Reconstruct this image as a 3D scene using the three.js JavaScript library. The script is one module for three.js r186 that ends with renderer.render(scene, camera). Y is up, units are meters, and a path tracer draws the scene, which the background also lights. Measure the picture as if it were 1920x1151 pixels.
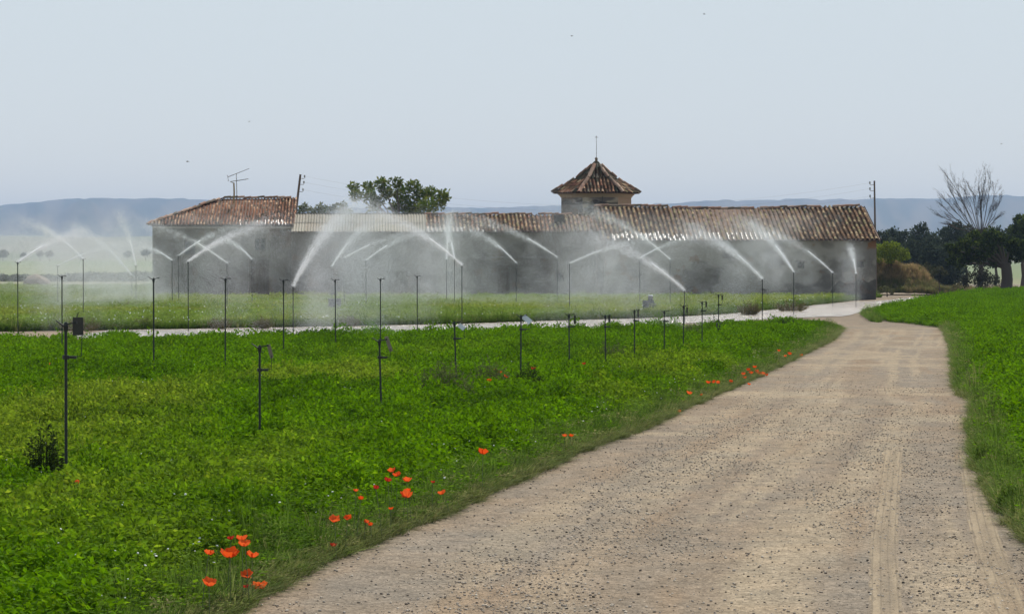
import * as THREE from 'three';
import { mergeGeometries } from 'three/addons/utils/BufferGeometryUtils.js';

// ------------------------------------------------------------------ camera, sky, sun, exposure
const F = 5400, EYE = 2.3, HOR = 492;                       // focal length in photo pixels, eye height, horizon row
const scene = new THREE.Scene();
const camera = new THREE.PerspectiveCamera(2 * Math.atan(575.5 / F) * 180 / Math.PI, 1920 / 1151, 0.5, 40000);
camera.position.set(0, EYE, 0);
camera.lookAt(0, EYE - 83.5 / F * 100, -100);
const renderer = new THREE.WebGLRenderer({ antialias: true });
renderer.toneMapping = THREE.LinearToneMapping;
renderer.toneMappingExposure = 1.06;
renderer.shadowMap.enabled = true;
const sunAz = 24 * Math.PI / 180, sunEl = 52 * Math.PI / 180;
const sunDir = new THREE.Vector3(Math.sin(sunAz) * Math.cos(sunEl), Math.sin(sunEl), -Math.cos(sunAz) * Math.cos(sunEl));
{
  const W = 512, Hh = 256, data = new Float32Array(W * Hh * 4);
  const hor = [1.30, 1.14, 0.86], low = [0.665, 0.740, 0.775], zen = [0.15, 0.25, 0.42];
  for (let r = 0; r < Hh; r++) for (let c = 0; c < W; c++) {
    const up = ((r + 0.5) / Hh - 0.5) * Math.PI, a = ((c + 0.5) / W - 0.5) * 2 * Math.PI;
    const y = Math.sin(up), x = Math.cos(a) * Math.cos(up), z = Math.sin(a) * Math.cos(up);
    const cs = x * sunDir.x + y * sunDir.y + z * sunDir.z, glow = 0.35 * Math.exp((cs - 1) * 14);
    const e = Math.max(0, up * 180 / Math.PI), k2 = Math.pow(Math.min(1, Math.max(0, (e - 6) / 84)), 0.5);
    for (let i = 0; i < 3; i++) {
      let v = low[i] + (hor[i] - low[i]) * Math.exp(-e / 1.7); v += (zen[i] - v) * k2;
      data[(r * W + c) * 4 + i] = up < -0.02 ? 0.25 : v + glow * [1, 0.95, 0.85][i];
    }
    data[(r * W + c) * 4 + 3] = 1;
  }
  const t = new THREE.DataTexture(data, W, Hh, THREE.RGBAFormat, THREE.FloatType);
  t.mapping = THREE.EquirectangularReflectionMapping; t.magFilter = THREE.LinearFilter; t.needsUpdate = true;
  scene.background = t; scene.environment = t;
}
const sun = new THREE.DirectionalLight(new THREE.Color(1, 0.95, 0.86), 5.0);
sun.name = 'sun'; sun.position.copy(sunDir).multiplyScalar(300).add(new THREE.Vector3(0, 0, -100)); sun.target.position.set(0, 0, -100);
sun.castShadow = true;
Object.assign(sun.shadow.camera, { left: -120, right: 120, top: 150, bottom: -150, near: 1, far: 800 });
sun.shadow.mapSize.set(4096, 4096);
scene.add(sun, sun.target);
scene.fog = new THREE.FogExp2(new THREE.Color(0.52, 0.70, 1.0), 1.25e-4);

// ------------------------------------------------------------------ helpers
let seed = 7;
const rnd = () => { seed = (seed + 0x6d2b79f5) | 0; let t = Math.imul(seed ^ (seed >>> 15), 1 | seed); t = (t + Math.imul(t ^ (t >>> 7), 61 | t)) ^ t; return ((t ^ (t >>> 14)) >>> 0) / 4294967296; };
const rr = (a, b) => a + (b - a) * rnd(), gauss = () => (rnd() + rnd() + rnd() + rnd() - 2) * 1.2;
const V = (x, y, z) => new THREE.Vector3(x, y, z), lerp = (a, b, t) => a + (b - a) * t, clamp = (x, a = 0, b = 1) => Math.min(b, Math.max(a, x)), sm = (a, b, x) => { x = clamp((x - a) / (b - a)); return x * x * (3 - 2 * x); };
const hash = (i, j) => { let h = Math.imul(i, 374761393) ^ Math.imul(j, 668265263); h = Math.imul(h ^ (h >>> 13), 1274126177); return ((h ^ (h >>> 16)) >>> 0) / 4294967296; };
const noise = (x, y) => { const i = Math.floor(x), j = Math.floor(y), a = sm(0, 1, x - i), b = sm(0, 1, y - j); return lerp(lerp(hash(i, j), hash(i + 1, j), a), lerp(hash(i, j + 1), hash(i + 1, j + 1), a), b); };
const fbm = (x, y, o = 4) => { let s = 0, a = 0.5, n = 0; for (let k = 0; k < o; k++) { s += a * noise(x, y); n += a; a *= 0.5; x = x * 2.03 + 17.1; y = y * 2.03 + 5.7; } return s / n; };
// where a photo row and column meet the ground (or a level h above it), and a point at a known distance
const onGround = (px, py, h = 0) => { const d = (EYE - h) * F / (py - HOR); return V((px - 960) / F * d, h, -d); };
const atDist = (px, py, d) => V((px - 960) / F * d, EYE - (py - HOR) / F * d, -d);
const curve = (pts) => (x) => { if (x <= pts[0][0]) return pts[0][1]; for (let i = 1; i < pts.length; i++) if (x <= pts[i][0]) return lerp(pts[i - 1][1], pts[i][1], (x - pts[i - 1][0]) / (pts[i][0] - pts[i - 1][0])); return pts[pts.length - 1][1]; };
const inside = (poly, x, z) => { let c = false; for (let i = 0, j = poly.length - 1; i < poly.length; j = i++) { const [xi, zi] = poly[i], [xj, zj] = poly[j]; if ((zi > z) !== (zj > z) && x < (xj - xi) * (z - zi) / (zj - zi) + xi) c = !c; } return c; };
const names = new Map();
const numbered = (n) => { const k = names.get(n) ?? 0; names.set(n, k + 1); return k ? n + '_' + String(k).padStart(3, '0') : n; };
function tag(o, label, category, group, kind) { o.userData.label = label; o.userData.category = category; if (group) o.userData.group = group; if (kind) o.userData.kind = kind; return o; }
function shadow(o) { o.traverse((m) => { if (m.isMesh) { m.castShadow = true; m.receiveShadow = true; } }); return o; }
function part(name, geo, mat, parent) { const m = new THREE.Mesh(geo, mat); m.name = name; m.castShadow = m.receiveShadow = true; parent.add(m); return m; }
function thing(name, pos = [0, 0, 0], turn = 0) { const g = new THREE.Group(); g.name = numbered(name); g.position.set(...pos); g.rotation.y = turn; scene.add(g); return g; }
function single(name, geo, mat) { const m = part(name, geo, mat, scene); m.name = numbered(name); return m; }
const mat = (c, rough = 0.9, extra = {}) => new THREE.MeshStandardMaterial({ color: new THREE.Color().setRGB(...c), roughness: rough, side: THREE.DoubleSide, ...extra });
const leafMat = (trans = 0.4, extra = {}) => new THREE.MeshPhysicalMaterial({ color: 0xffffff, roughness: 0.95, transmission: trans, thickness: 0, vertexColors: true, side: THREE.DoubleSide, specularIntensity: 0.08, ...extra });

class Soup {                                               // triangles with colours, flat normals
  constructor() { this.p = []; this.c = []; }
  tri(a, b, d, c) { this.p.push(a.x, a.y, a.z, b.x, b.y, b.z, d.x, d.y, d.z); for (let i = 0; i < 3; i++) this.c.push(c[0], c[1], c[2]); }
  quad(a, b, d, e, c) { this.tri(a, b, d, c); this.tri(a, d, e, c); }
  leaf(o, dir, side, len, wid, c, fold = 0.15) {           // a leaf folded along its midrib
    const tip = o.clone().addScaledVector(dir, len), n = V().crossVectors(dir, side).normalize();
    const m = o.clone().addScaledVector(dir, len * 0.5), a = m.clone().addScaledVector(side, wid / 2).addScaledVector(n, wid * fold), b = m.clone().addScaledVector(side, -wid / 2).addScaledVector(n, wid * fold);
    this.tri(o, a, tip, c); this.tri(o, tip, b, c);
  }
  blade(o, tip, bend, wid, c) {
    const s = V(tip.z - o.z, 0, o.x - tip.x); if (s.lengthSq() < 1e-9) s.set(1, 0, 0); s.normalize().multiplyScalar(wid / 2);
    const m = o.clone().lerp(tip, 0.55).add(bend);
    this.quad(o.clone().sub(s), o.clone().add(s), m.clone().addScaledVector(s, 0.8), m.clone().addScaledVector(s, -0.8), c);
    this.tri(m.clone().addScaledVector(s, -0.8), m.clone().addScaledVector(s, 0.8), tip, c);
  }
  geo() { const g = new THREE.BufferGeometry(); g.setAttribute('position', new THREE.Float32BufferAttribute(this.p, 3)); g.setAttribute('color', new THREE.Float32BufferAttribute(this.c, 3)); g.computeVertexNormals(); return g; }
}
const mul = (c, k) => [c[0] * k, c[1] * k, c[2] * k], mix = (a, b, t) => [lerp(a[0], b[0], t), lerp(a[1], b[1], t), lerp(a[2], b[2], t)];
const dirRnd = () => { const z = rr(-1, 1), a = rr(0, 6.283), s = Math.sqrt(1 - z * z); return V(s * Math.cos(a), z, s * Math.sin(a)); };
const perp = (d) => { const v = dirRnd().cross(d); return v.lengthSq() < 1e-6 ? V(1, 0, 0) : v.normalize(); };
function tube(pts, r0, r1, seg = 6) {                      // tapered tube along points
  const P = pts.map((p) => p.isVector3 ? p : V(...p)), pos = [], idx = [], n = P.length;
  for (let i = 0; i < n; i++) {
    const t = P[Math.min(n - 1, i + 1)].clone().sub(P[Math.max(0, i - 1)]).normalize(), ref = Math.abs(t.y) > 0.9 ? V(1, 0, 0) : V(0, 1, 0), a = V().crossVectors(t, ref).normalize(), b = V().crossVectors(t, a), r = lerp(r0, r1, i / (n - 1));
    for (let k = 0; k < seg; k++) { const w = k / seg * 6.2832; const q = P[i].clone().addScaledVector(a, Math.cos(w) * r).addScaledVector(b, Math.sin(w) * r); pos.push(q.x, q.y, q.z); }
  }
  for (let i = 0; i < n - 1; i++) for (let k = 0; k < seg; k++) { const a = i * seg + k, b = i * seg + (k + 1) % seg; idx.push(a, a + seg, b, b, a + seg, b + seg); }
  for (const [base, flip] of [[0, 0], [(n - 1) * seg, 1]]) for (let k = 1; k < seg - 1; k++) idx.push(base, base + (flip ? k : k + 1), base + (flip ? k + 1 : k));
  const g = new THREE.BufferGeometry(); g.setAttribute('position', new THREE.Float32BufferAttribute(pos, 3)); g.setIndex(idx); g.computeVertexNormals(); return g;
}
const boxAt = (w, h, d, x, y, z) => new THREE.BoxGeometry(w, h, d).translate(x, y, z);
const bare = (g) => { g = g.index ? g.toNonIndexed() : g; for (const k of Object.keys(g.attributes)) if (k !== 'position' && k !== 'normal') g.deleteAttribute(k); return g; };
const join = (...g) => mergeGeometries(g.map(bare));
function texture(w, h, fn, srgb = true, wrap = true) {
  const d = new Uint8Array(w * h * 4);
  for (let y = 0; y < h; y++) for (let x = 0; x < w; x++) { const c = fn(x, y), o = (y * w + x) * 4; d[o] = clamp(c[0], 0, 255); d[o + 1] = clamp(c[1], 0, 255); d[o + 2] = clamp(c[2], 0, 255); d[o + 3] = c[3] === undefined ? 255 : clamp(c[3], 0, 255); }
  const t = new THREE.DataTexture(d, w, h); t.magFilter = THREE.LinearFilter; t.minFilter = THREE.LinearFilter; if (srgb) t.colorSpace = THREE.SRGBColorSpace; if (wrap) t.wrapS = t.wrapT = THREE.RepeatWrapping; t.needsUpdate = true; return t;
}
function instanced(name, geo, material, list, colors, parent = scene) {   // list of Matrix4
  const m = new THREE.InstancedMesh(geo, material, list.length); m.name = parent === scene ? numbered(name) : name; m.castShadow = m.receiveShadow = true;
  const c = new THREE.Color();
  list.forEach((x, i) => { m.setMatrixAt(i, x); if (colors) m.setColorAt(i, c.setRGB(...colors[i])); });
  m.userData.kind = 'stuff'; parent.add(m); return m;
}
const M4 = (p, ry, s, sy = s, tilt = 0) => new THREE.Matrix4().compose(p, new THREE.Quaternion().setFromEuler(new THREE.Euler(tilt, ry, tilt * 0.7, 'YXZ')), V(s, sy, s));

// ------------------------------------------------------------------ terrain
const landAngle = curve([[0, 0], [420, 0], [700, 0.0005], [1500, 0.0026], [3000, 0.0080], [4200, 0.0090], [12000, 0.0090]]);
const landY = (r) => r < 420 ? 0 : landAngle(r) * r;
{
  const rs = [0, 6, 12, 18, 25, 35, 50, 70, 90, 110, 130, 150, 165, 180, 200, 220, 240, 260, 280, 300, 320, 345, 370, 400, 420, 460, 500, 560, 620, 700, 800, 900, 1000, 1150, 1300, 1500, 1700, 2000, 2300, 2600, 3000, 3500, 4200, 5500, 8000, 12000];
  const as = []; for (let a = -Math.PI; a < -0.4; a += 0.22) as.push(a); for (let a = -0.4; a < 0.4; a += 0.008) as.push(a); for (let a = 0.4; a < Math.PI; a += 0.22) as.push(a); as.push(Math.PI);
  const pos = [], col = [], idx = [];
  for (const r of rs) for (const a of as) {
    const x = Math.sin(a) * r, z = -Math.cos(a) * r;
    pos.push(x, landY(r) + (r > 700 ? (fbm(x / 400, z / 400, 3) - 0.5) * r * 0.004 : 0), z);
    const n = fbm(x / 9, z / 9, 3), m = fbm(x / 70 + 3, z / 110, 2);
    let c = mix([0.15, 0.11, 0.07], [0.22, 0.16, 0.10], n);                      // crop soil
    if (r > 250 && r <= 300) c = mix([0.17, 0.14, 0.10], [0.24, 0.20, 0.14], n);  // stubble
    if (r > 300 && r <= 420) c = mix([0.13, 0.15, 0.06], [0.22, 0.20, 0.10], m);
    if (r > 420 && r <= 1300) c = x > 0 ? [0.13, 0.16, 0.06] : m > 0.52 ? [0.14, 0.18, 0.06] : [0.18, 0.20, 0.085];
    if (r > 1300) c = m > 0.6 ? [0.15, 0.17, 0.10] : [0.20, 0.19, 0.13];
    if (r > 4000) c = [0.22, 0.22, 0.13];
    col.push(...c);
  }
  const n = as.length;
  for (let i = 0; i < rs.length - 1; i++) for (let j = 0; j < n - 1; j++) { const a = i * n + j; idx.push(a, a + 1, a + n, a + 1, a + n + 1, a + n); }
  const g = new THREE.BufferGeometry(); g.setAttribute('position', new THREE.Float32BufferAttribute(pos, 3)); g.setAttribute('color', new THREE.Float32BufferAttribute(col, 3)); g.setIndex(idx); g.computeVertexNormals();
  const o = single('ground', g, mat([1, 1, 1], 1, { vertexColors: true })); o.userData = { kind: 'structure', label: 'flat farmland of soil and distant fields reaching the hills', category: 'ground' };
}
{ // the long blue table of hills
  const crest = curve([[-600, 398], [0, 384], [70, 378], [130, 371], [340, 371], [450, 380], [560, 390], [650, 388], [850, 389], [1000, 386], [1180, 383], [1300, 378], [1440, 374], [1640, 372], [1750, 371], [1860, 366], [1920, 367], [2600, 372]]);
  const nx = 260, nd = 26, pos = [], col = [], idx = [];
  for (let j = 0; j <= nd; j++) for (let i = 0; i <= nx; i++) {
    const px = lerp(-500, 2500, i / nx), t = j / nd, d = lerp(5200, 10500, t);
    const top = EYE + (HOR - crest(px)) / F * 9000, base = landY(5200) - 20;
    const gully = Math.abs(fbm(px / 75 + 3, t * 2.5, 4) - 0.5) * 2;
    let y = t < 0.72 ? lerp(base, top, Math.pow(sm(0, 0.72, t), 0.85)) - (0.62 - gully) * 95 * Math.sin(Math.PI * clamp(t / 0.72)) : lerp(top, top * 0.96, (t - 0.72) / 0.28);
    if (t > 0.68 && t < 0.78) y += (noise(px * 0.45, 3) - 0.5) * 5;
    pos.push((px - 960) / F * d, y, -d);
    col.push(...mix([0.05, 0.06, 0.035], [0.13, 0.11, 0.07], sm(0.38, 0.62, fbm(px / 32, t * 7, 4))));
  }
  for (let j = 0; j < nd; j++) for (let i = 0; i < nx; i++) { const a = j * (nx + 1) + i; idx.push(a, a + 1, a + nx + 1, a + 1, a + nx + 2, a + nx + 1); }
  const g = new THREE.BufferGeometry(); g.setAttribute('position', new THREE.Float32BufferAttribute(pos, 3)); g.setAttribute('color', new THREE.Float32BufferAttribute(col, 3)); g.setIndex(idx); g.computeVertexNormals();
  const o = single('hills', g, mat([1, 1, 1], 1, { vertexColors: true })); o.userData = { kind: 'structure', label: 'long flat-topped range of hazy blue hills along the horizon', category: 'hills' };
}

// ------------------------------------------------------------------ road, track and wet ground
const toDX = (list) => list.map(([x, y]) => { const p = onGround(x, y); return [-p.z, p.x]; });
const leftPts = [[10, -3.3], [14, -2.55], ...toDX([[420, 1151], [500, 1100], [600, 1055], [720, 1005], [860, 950], [1000, 885], [1090, 845], [1200, 805], [1270, 770], [1340, 740], [1430, 700], [1500, 665], [1550, 640], [1572, 618]])];
const rightPts = [[10, 3.3], [14, 3.6], ...toDX([[1920, 985], [1890, 960], [1880, 920], [1850, 880], [1835, 830], [1840, 760], [1805, 735], [1800, 690], [1795, 650], [1780, 618]])];
const roadL = curve(leftPts), roadR = curve(rightPts);
const fieldFront = [...leftPts.map(([d, x]) => [x, -d]), [10.6, -100], [6.9, -93.5], [1.5, -88], [-3.9, -80.5], [-6.7, -77], [-9.4, -76], [-13.7, -76], [-30, -75], [-30, -10]];
const fieldRight = [...rightPts.map(([d, x]) => [x, -d]), [14.7, -107], [14.3, -112], [15.3, -123.5], [15.9, -126], [19.9, -146], [24.7, -168], [31, -195], [38, -214], [70, -214], [70, -10]];
const backEdge = curve([[-60, -94], [-17, -95.5], [-12, -98.6], [-6.8, -102.6], [-2.2, -107], [0.83, -112], [5.25, -118], [9.2, -127], [12.8, -141], [18.1, -163], [23.7, -188]]);
const fieldBack = [[-60, -94], [-17, -95.5], [-12, -98.6], [-6.8, -102.6], [-2.2, -107], [0.83, -112], [5.25, -118], [9.2, -127], [12.8, -141], [18.1, -163], [21, -174.5], [-22.6, -173.5], [-23.5, -250], [-70, -250]];

const gritColor = texture(1024, 1024, (x, y) => {
  const u = x / 1024, v = y / 1024, T = (f, s) => { // tileable noise
    const i = u * f, j = v * f, a = sm(0, 1, i % 1), b = sm(0, 1, j % 1), q = (m, n) => hash((Math.floor(i) + m) % f + s * 131, (Math.floor(j) + n) % f + s * 57);
    return lerp(lerp(q(0, 0), q(1, 0), a), lerp(q(0, 1), q(1, 1), a), b); };
  const a = T(512, 1), b = T(256, 2), c = T(96, 3), d = T(24, 4), e = T(7, 5);
  let k = 0.46 + 0.34 * a + 0.22 * b + 0.10 * c + 0.08 * d;
  if (a > 0.90 && b > 0.45) k *= 0.5; if (a < 0.10 && c > 0.4) k *= 1.35;
  const w = e * 0.6 + d * 0.4;
  return [212 * k + 8 * w, 203 * k + 2, 190 * k - 8 * w];
});
const gritBump = texture(1024, 1024, (x, y) => { const f = (n, s) => { const i = x / 1024 * n, j = y / 1024 * n, a = sm(0, 1, i % 1), b = sm(0, 1, j % 1), q = (m, l) => hash((Math.floor(i) + m) % n + s * 131, (Math.floor(j) + l) % n + s * 57); return lerp(lerp(q(0, 0), q(1, 0), a), lerp(q(0, 1), q(1, 1), a), b); }; const v = 90 * f(512, 1) + 80 * f(256, 2) + 60 * f(96, 3); return [v, v, v]; }, false);
const dirtMat = new THREE.MeshPhysicalMaterial({ specularIntensity: 0.2, map: gritColor, bumpMap: gritBump, bumpScale: 0.02, roughness: 0.95, vertexColors: true, side: THREE.DoubleSide });
// strip(name, rows of [left point, right point]) -> grid with metre uv and soil colours from colorAt(x, z, t)
function sheet(name, rows, cols, y, colorAt, material, bumps = 0, uvs = 1 / 6) {
  const pos = [], uv = [], col = [], idx = [];
  rows.forEach(([a, b], i) => { for (let k = 0; k <= cols; k++) { const t = k / cols, x = lerp(a[0], b[0], t), z = lerp(a[1], b[1], t); pos.push(x, y + bumps * (fbm(x * 1.3, z * 0.6, 3) - 0.5), z); uv.push(x * uvs, z * uvs); col.push(...colorAt(x, z, t, i / rows.length)); } });
  for (let i = 0; i < rows.length - 1; i++) for (let k = 0; k < cols; k++) { const a = i * (cols + 1) + k; idx.push(a, a + 1, a + cols + 1, a + 1, a + cols + 2, a + cols + 1); }
  const g = new THREE.BufferGeometry(); g.setAttribute('position', new THREE.Float32BufferAttribute(pos, 3)); g.setAttribute('uv', new THREE.Float32BufferAttribute(uv, 2)); g.setAttribute('color', new THREE.Float32BufferAttribute(col, 3)); g.setIndex(idx); g.computeVertexNormals();
  const o = single(name, g, material); o.userData.kind = 'structure'; return o;
}
const CLAY = [0.47, 0.405, 0.352], GREY = [0.455, 0.415, 0.388], PALE = [0.63, 0.56, 0.475], RUST = [0.485, 0.385, 0.305];
const roadY = (x, z) => 0.016 + 0.02 * (fbm(x * 1.3, z * 0.6, 3) - 0.5);
const roadColor = (x, z, t) => {
  const d = -z, s = t * 6 + 0.25 * Math.sin(d * 0.11);
  let c = mix(GREY, CLAY, sm(0.25, 0.7, fbm(s * 1.1, d * 0.07, 3)));
  c = mix(c, PALE, 0.8 * sm(0.48, 0.70, fbm(s * 3.0 + 9, d * 0.06 + 4, 3)) * sm(0.12, 0.3, t));
  c = mix(c, RUST, 0.6 * sm(0.60, 0.75, fbm(s * 2.0 + 31, d * 0.16 + 2, 3)));
  for (const q of [0.20, 0.36, 0.60, 0.80]) c = mix(c, PALE, 0.5 * sm(0.055, 0.02, Math.abs(t + 0.02 * Math.sin(d * 0.17 + q * 9) - q)) * sm(0.35, 0.6, fbm(q * 40, d * 0.12, 3)));   // dust packed pale by wheels
  if (d > 38) c = mix(c, PALE, 0.8 * sm(0.60, 0.72, fbm(x * 0.45 + 7, d * 0.5, 3)));
  return mul(c, 0.9 + 0.2 * fbm(x * 2.5, z * 0.8, 3));
};
{
  const rows = []; for (let d = 10; d < 99; d += d < 40 ? 0.2 : 0.5) { const e = 0.16 * (fbm(d * 1.7, 1) - 0.5) + 0.12 * (noise(d * 5, 7) - 0.5); rows.push([[roadL(d) - 0.05 + e, -d], [roadR(d) + 0.05 - 0.16 * (fbm(d * 1.7, 5) - 0.5), -d]]); }
  tag(sheet('dirt_road', rows, 80, 0.016, roadColor, dirtMat, 0.02), 'pale gravel road curving away between the green fields', 'road');
}
{
  const rows = []; const front = curve([[-60, -71], [-13.7, -72], [-9.4, -72], [-6.7, -73], [-3.9, -76], [1.5, -83], [6.9, -89], [11, -97.5], [15, -97.8], [15.2, -112], [16, -122], [20, -144], [25, -166], [31, -193], [40, -212]]);
  for (let x = -60; x <= 44; x += 0.4) rows.push([[x, front(x)], [x, x < 18 ? backEdge(x) + 0.6 * (noise(x * 1.3, 3) - 0.5) : lerp(-163, -262, clamp((x - 18) / 8))]]);
  tag(sheet('farm_track', rows, 40, 0.008, (x, z) => mul(mix(mix(CLAY, GREY, fbm(x * 0.25, z * 0.12)), PALE, 0.6 * sm(0.5, 0.7, fbm(x * 0.4 + 9, z * 0.3))), 0.95), dirtMat, 0.012), 'brown earth track crossing in front of the sprinkled field', 'track');
}
{ // film of water on the track under the sprinklers
  const near = curve([[-17, -93], [-13, -86], [-9, -78], [-3.9, -78], [1.5, -90], [5, -104], [9, -112], [11.5, -118], [14, -121], [15.6, -129], [20, -150], [25, -176], [27, -188]]);
  const far = curve([[-17, -95], [-12, -98.3], [-6.8, -102.4], [-2.2, -106.8], [0.83, -111.6], [5.25, -117.6], [9.2, -126.6], [12.8, -140.4], [18.1, -161], [22, -172], [27, -191]]);
  const rows = []; for (let x = -13.6; x <= 26.9; x += 0.15) { const n = near(x) + 2.2 * (fbm(x * 0.8, 3) - 0.5) - 1, f = far(x) + 1.2 * (fbm(x * 0.9, 8) - 0.5); rows.push([[x, Math.max(n, f + 0.05)], [x, f]]); }
  const bump = texture(512, 512, (x, y) => { const v = 130 * fbm(x / 14, y / 14, 3) + 110 * fbm(x / 3.3 + 40, y / 3.3, 2); return [v, v, v]; }, false);
  const wet = new THREE.MeshPhysicalMaterial({ color: new THREE.Color().setRGB(0.30, 0.245, 0.19), roughness: 0.22, bumpMap: bump, bumpScale: 0.10, vertexColors: true, side: THREE.DoubleSide });
  tag(sheet('wet_ground', rows, 24, 0.024, (x, z) => mul([1, 1, 1], 0.7 + 0.6 * fbm(x * 0.9, z * 0.4)), wet, 0.012, 1 / 5), 'shining film of water lying on the track before the building', 'water');
}
{ // tyre prints pressed into the dust
  const tread = texture(64, 256, (x, y) => { const rib = Math.abs(((x / 64 * 4) % 1) - 0.5) < 0.09 ? 0.86 : 1, cut = 1, edge = Math.min(x, 63 - x) < 5 ? 1.06 : 1, n = 0.86 + 0.2 * noise(x / 3, y / 3); const k = rib * cut * n * edge; return [226 * k, 206 * k, 174 * k, 255]; });
  const ragged = texture(64, 512, (x, y) => { const e = Math.min(x, 63 - x) / 10 + (noise(x / 5, y / 9) - 0.45) * 1.2, w = sm(0.25, 0.65, fbm(x / 30 + 4, y / 60, 3)); const v = 165 * clamp(e) * (0.45 + 0.55 * w) * clamp((Math.min(y, 511 - y) - 14 * noise(x / 9, 4)) / 20); return [v, v, v]; }, false);
  const prints = [
    [[[1678, 836], [1668, 930], [1660, 1020], [1662, 1110], [1668, 1260]], 0.235, 'long straight tyre print down the middle of the gravel road'],
    [[[1818, 842], [1832, 930], [1850, 1010], [1878, 1090], [1905, 1160], [1960, 1300]], 0.25, 'broad tyre print along the right-hand road edge']];
  for (const [px, w, label] of prints) {
    const c = new THREE.CatmullRomCurve3(px.map(([x, y]) => onGround(x, y))), N = 60, pos = [], uv = [], uv1 = [], idx = []; let L = 0, prev;
    for (let i = 0; i <= N; i++) { const p = c.getPoint(i / N), t = c.getTangent(i / N), s = V(-t.z, 0, t.x).normalize(); if (prev) L += p.distanceTo(prev); prev = p; for (const k of [-1, 1]) { pos.push(p.x + s.x * k * w / 2, roadY(p.x + s.x * k * w / 2, p.z + s.z * k * w / 2) + 0.006, p.z + s.z * k * w / 2); uv.push((k + 1) / 2, L / 1.2); uv1.push((k + 1) / 2, i / N); } if (i < N) idx.push(i * 2, i * 2 + 1, i * 2 + 2, i * 2 + 1, i * 2 + 3, i * 2 + 2); }
    const g = new THREE.BufferGeometry(); g.setAttribute('position', new THREE.Float32BufferAttribute(pos, 3)); g.setAttribute('uv', new THREE.Float32BufferAttribute(uv, 2)); g.setAttribute('uv1', new THREE.Float32BufferAttribute(uv1, 2)); g.setIndex(idx); g.computeVertexNormals();
    const al = ragged.clone(); al.channel = 1; al.needsUpdate = true;
    const o = single('tyre_print', g, new THREE.MeshStandardMaterial({ map: tread, alphaMap: al, transparent: true, roughness: 1, color: new THREE.Color().setRGB(0.57, 0.54, 0.50), side: THREE.DoubleSide }));
    o.userData.kind = 'structure'; o.userData.label = label; o.userData.category = 'tyre print';
  }
}
{ // loose stones on the road
  const g = new THREE.IcosahedronGeometry(0.5, 0).scale(1, 0.62, 0.85), list = [], cols = [];
  const tones = [[0.09, 0.075, 0.06], [0.16, 0.13, 0.105], [0.27, 0.22, 0.175], [0.50, 0.43, 0.34], [0.36, 0.29, 0.22], [0.38, 0.325, 0.265]];
  for (let i = 0; i < 180000; i++) {
    const d = 15 + 50 * Math.pow(rnd(), 2.1), t = rnd(), x = lerp(roadL(d), roadR(d), t);
    const dens = fbm(x * 0.9 + 3, d * 0.25, 3) * (t > 0.15 ? 1 : 0.6); if (rnd() > (sm(0.3, 0.75, dens) * 0.8 + 0.2) * sm(66, 30, d)) continue;
    const s = 0.006 + 0.024 * Math.pow(rnd(), 7);
    list.push(M4(V(x, roadY(x, -d) + s * 0.2, -d), rr(0, 6.28), s, s, rr(-0.3, 0.3))); cols.push(mul(tones[Math.floor(Math.pow(rnd(), 0.5) * 6)], rr(0.8, 1.25)));
  }
  tag(instanced('loose_stones', g, new THREE.MeshPhysicalMaterial({ color: 0xffffff, roughness: 0.95, specularIntensity: 0.15 }), list, cols), 'small loose stones strewn over the gravel road', 'stones', null, 'stuff');
}

// ------------------------------------------------------------------ crops and verges (uncountable plants)
function alfalfaGeo(n, len, wid, rad, h) {
  const s = new Soup(), stems = 7;
  for (let i = 0; i < n; i++) {
    const st = Math.floor(rnd() * stems), a = st / stems * 6.283 + hash(st, n) * 2, lean = rr(0.2, 1) * rad, t = Math.pow(rnd(), 0.6);
    const o = V(Math.cos(a) * lean * t + gauss() * rad * 0.35, h * t * rr(0.85, 1.05), Math.sin(a) * lean * t + gauss() * rad * 0.35);
    const dir = dirRnd(); dir.y = dir.y * 0.6 + 0.25; dir.normalize();
    const k = rr(0.75, 1.25), c = mul(rnd() < 0.14 ? [1.5, 1.25, 1.7] : [1, 1, 1], k);
    s.leaf(o, dir, perp(dir), len * rr(0.7, 1.2), wid * rr(0.7, 1.2), c);
  }
  return s.geo();
}
const alfalfaMat = leafMat(0.5), wetLeaf = new THREE.MeshPhysicalMaterial({ color: 0xffffff, roughness: 0.95, transmission: 0.35, thickness: 0, vertexColors: true, side: THREE.DoubleSide, specularIntensity: 0.3 });
const GREEN = [0.105, 0.218, 0.002], OLIVE = [0.20, 0.275, 0.018], DEEP = [0.052, 0.120, 0.002];
function edgeDist(poly, x, z) { let m = 1e9; for (let i = 0, j = poly.length - 1; i < poly.length; j = i++) { const [ax, az] = poly[j], [bx, bz] = poly[i], ux = bx - ax, uz = bz - az, t = clamp(((x - ax) * ux + (z - az) * uz) / (ux * ux + uz * uz || 1)); m = Math.min(m, Math.hypot(x - ax - ux * t, z - az - uz * t)); } return m; }
const bareSpot = [[2.7, -86, 2.2], [5.2, -87, 2.5], [-1.8, -58, 0]];
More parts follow.
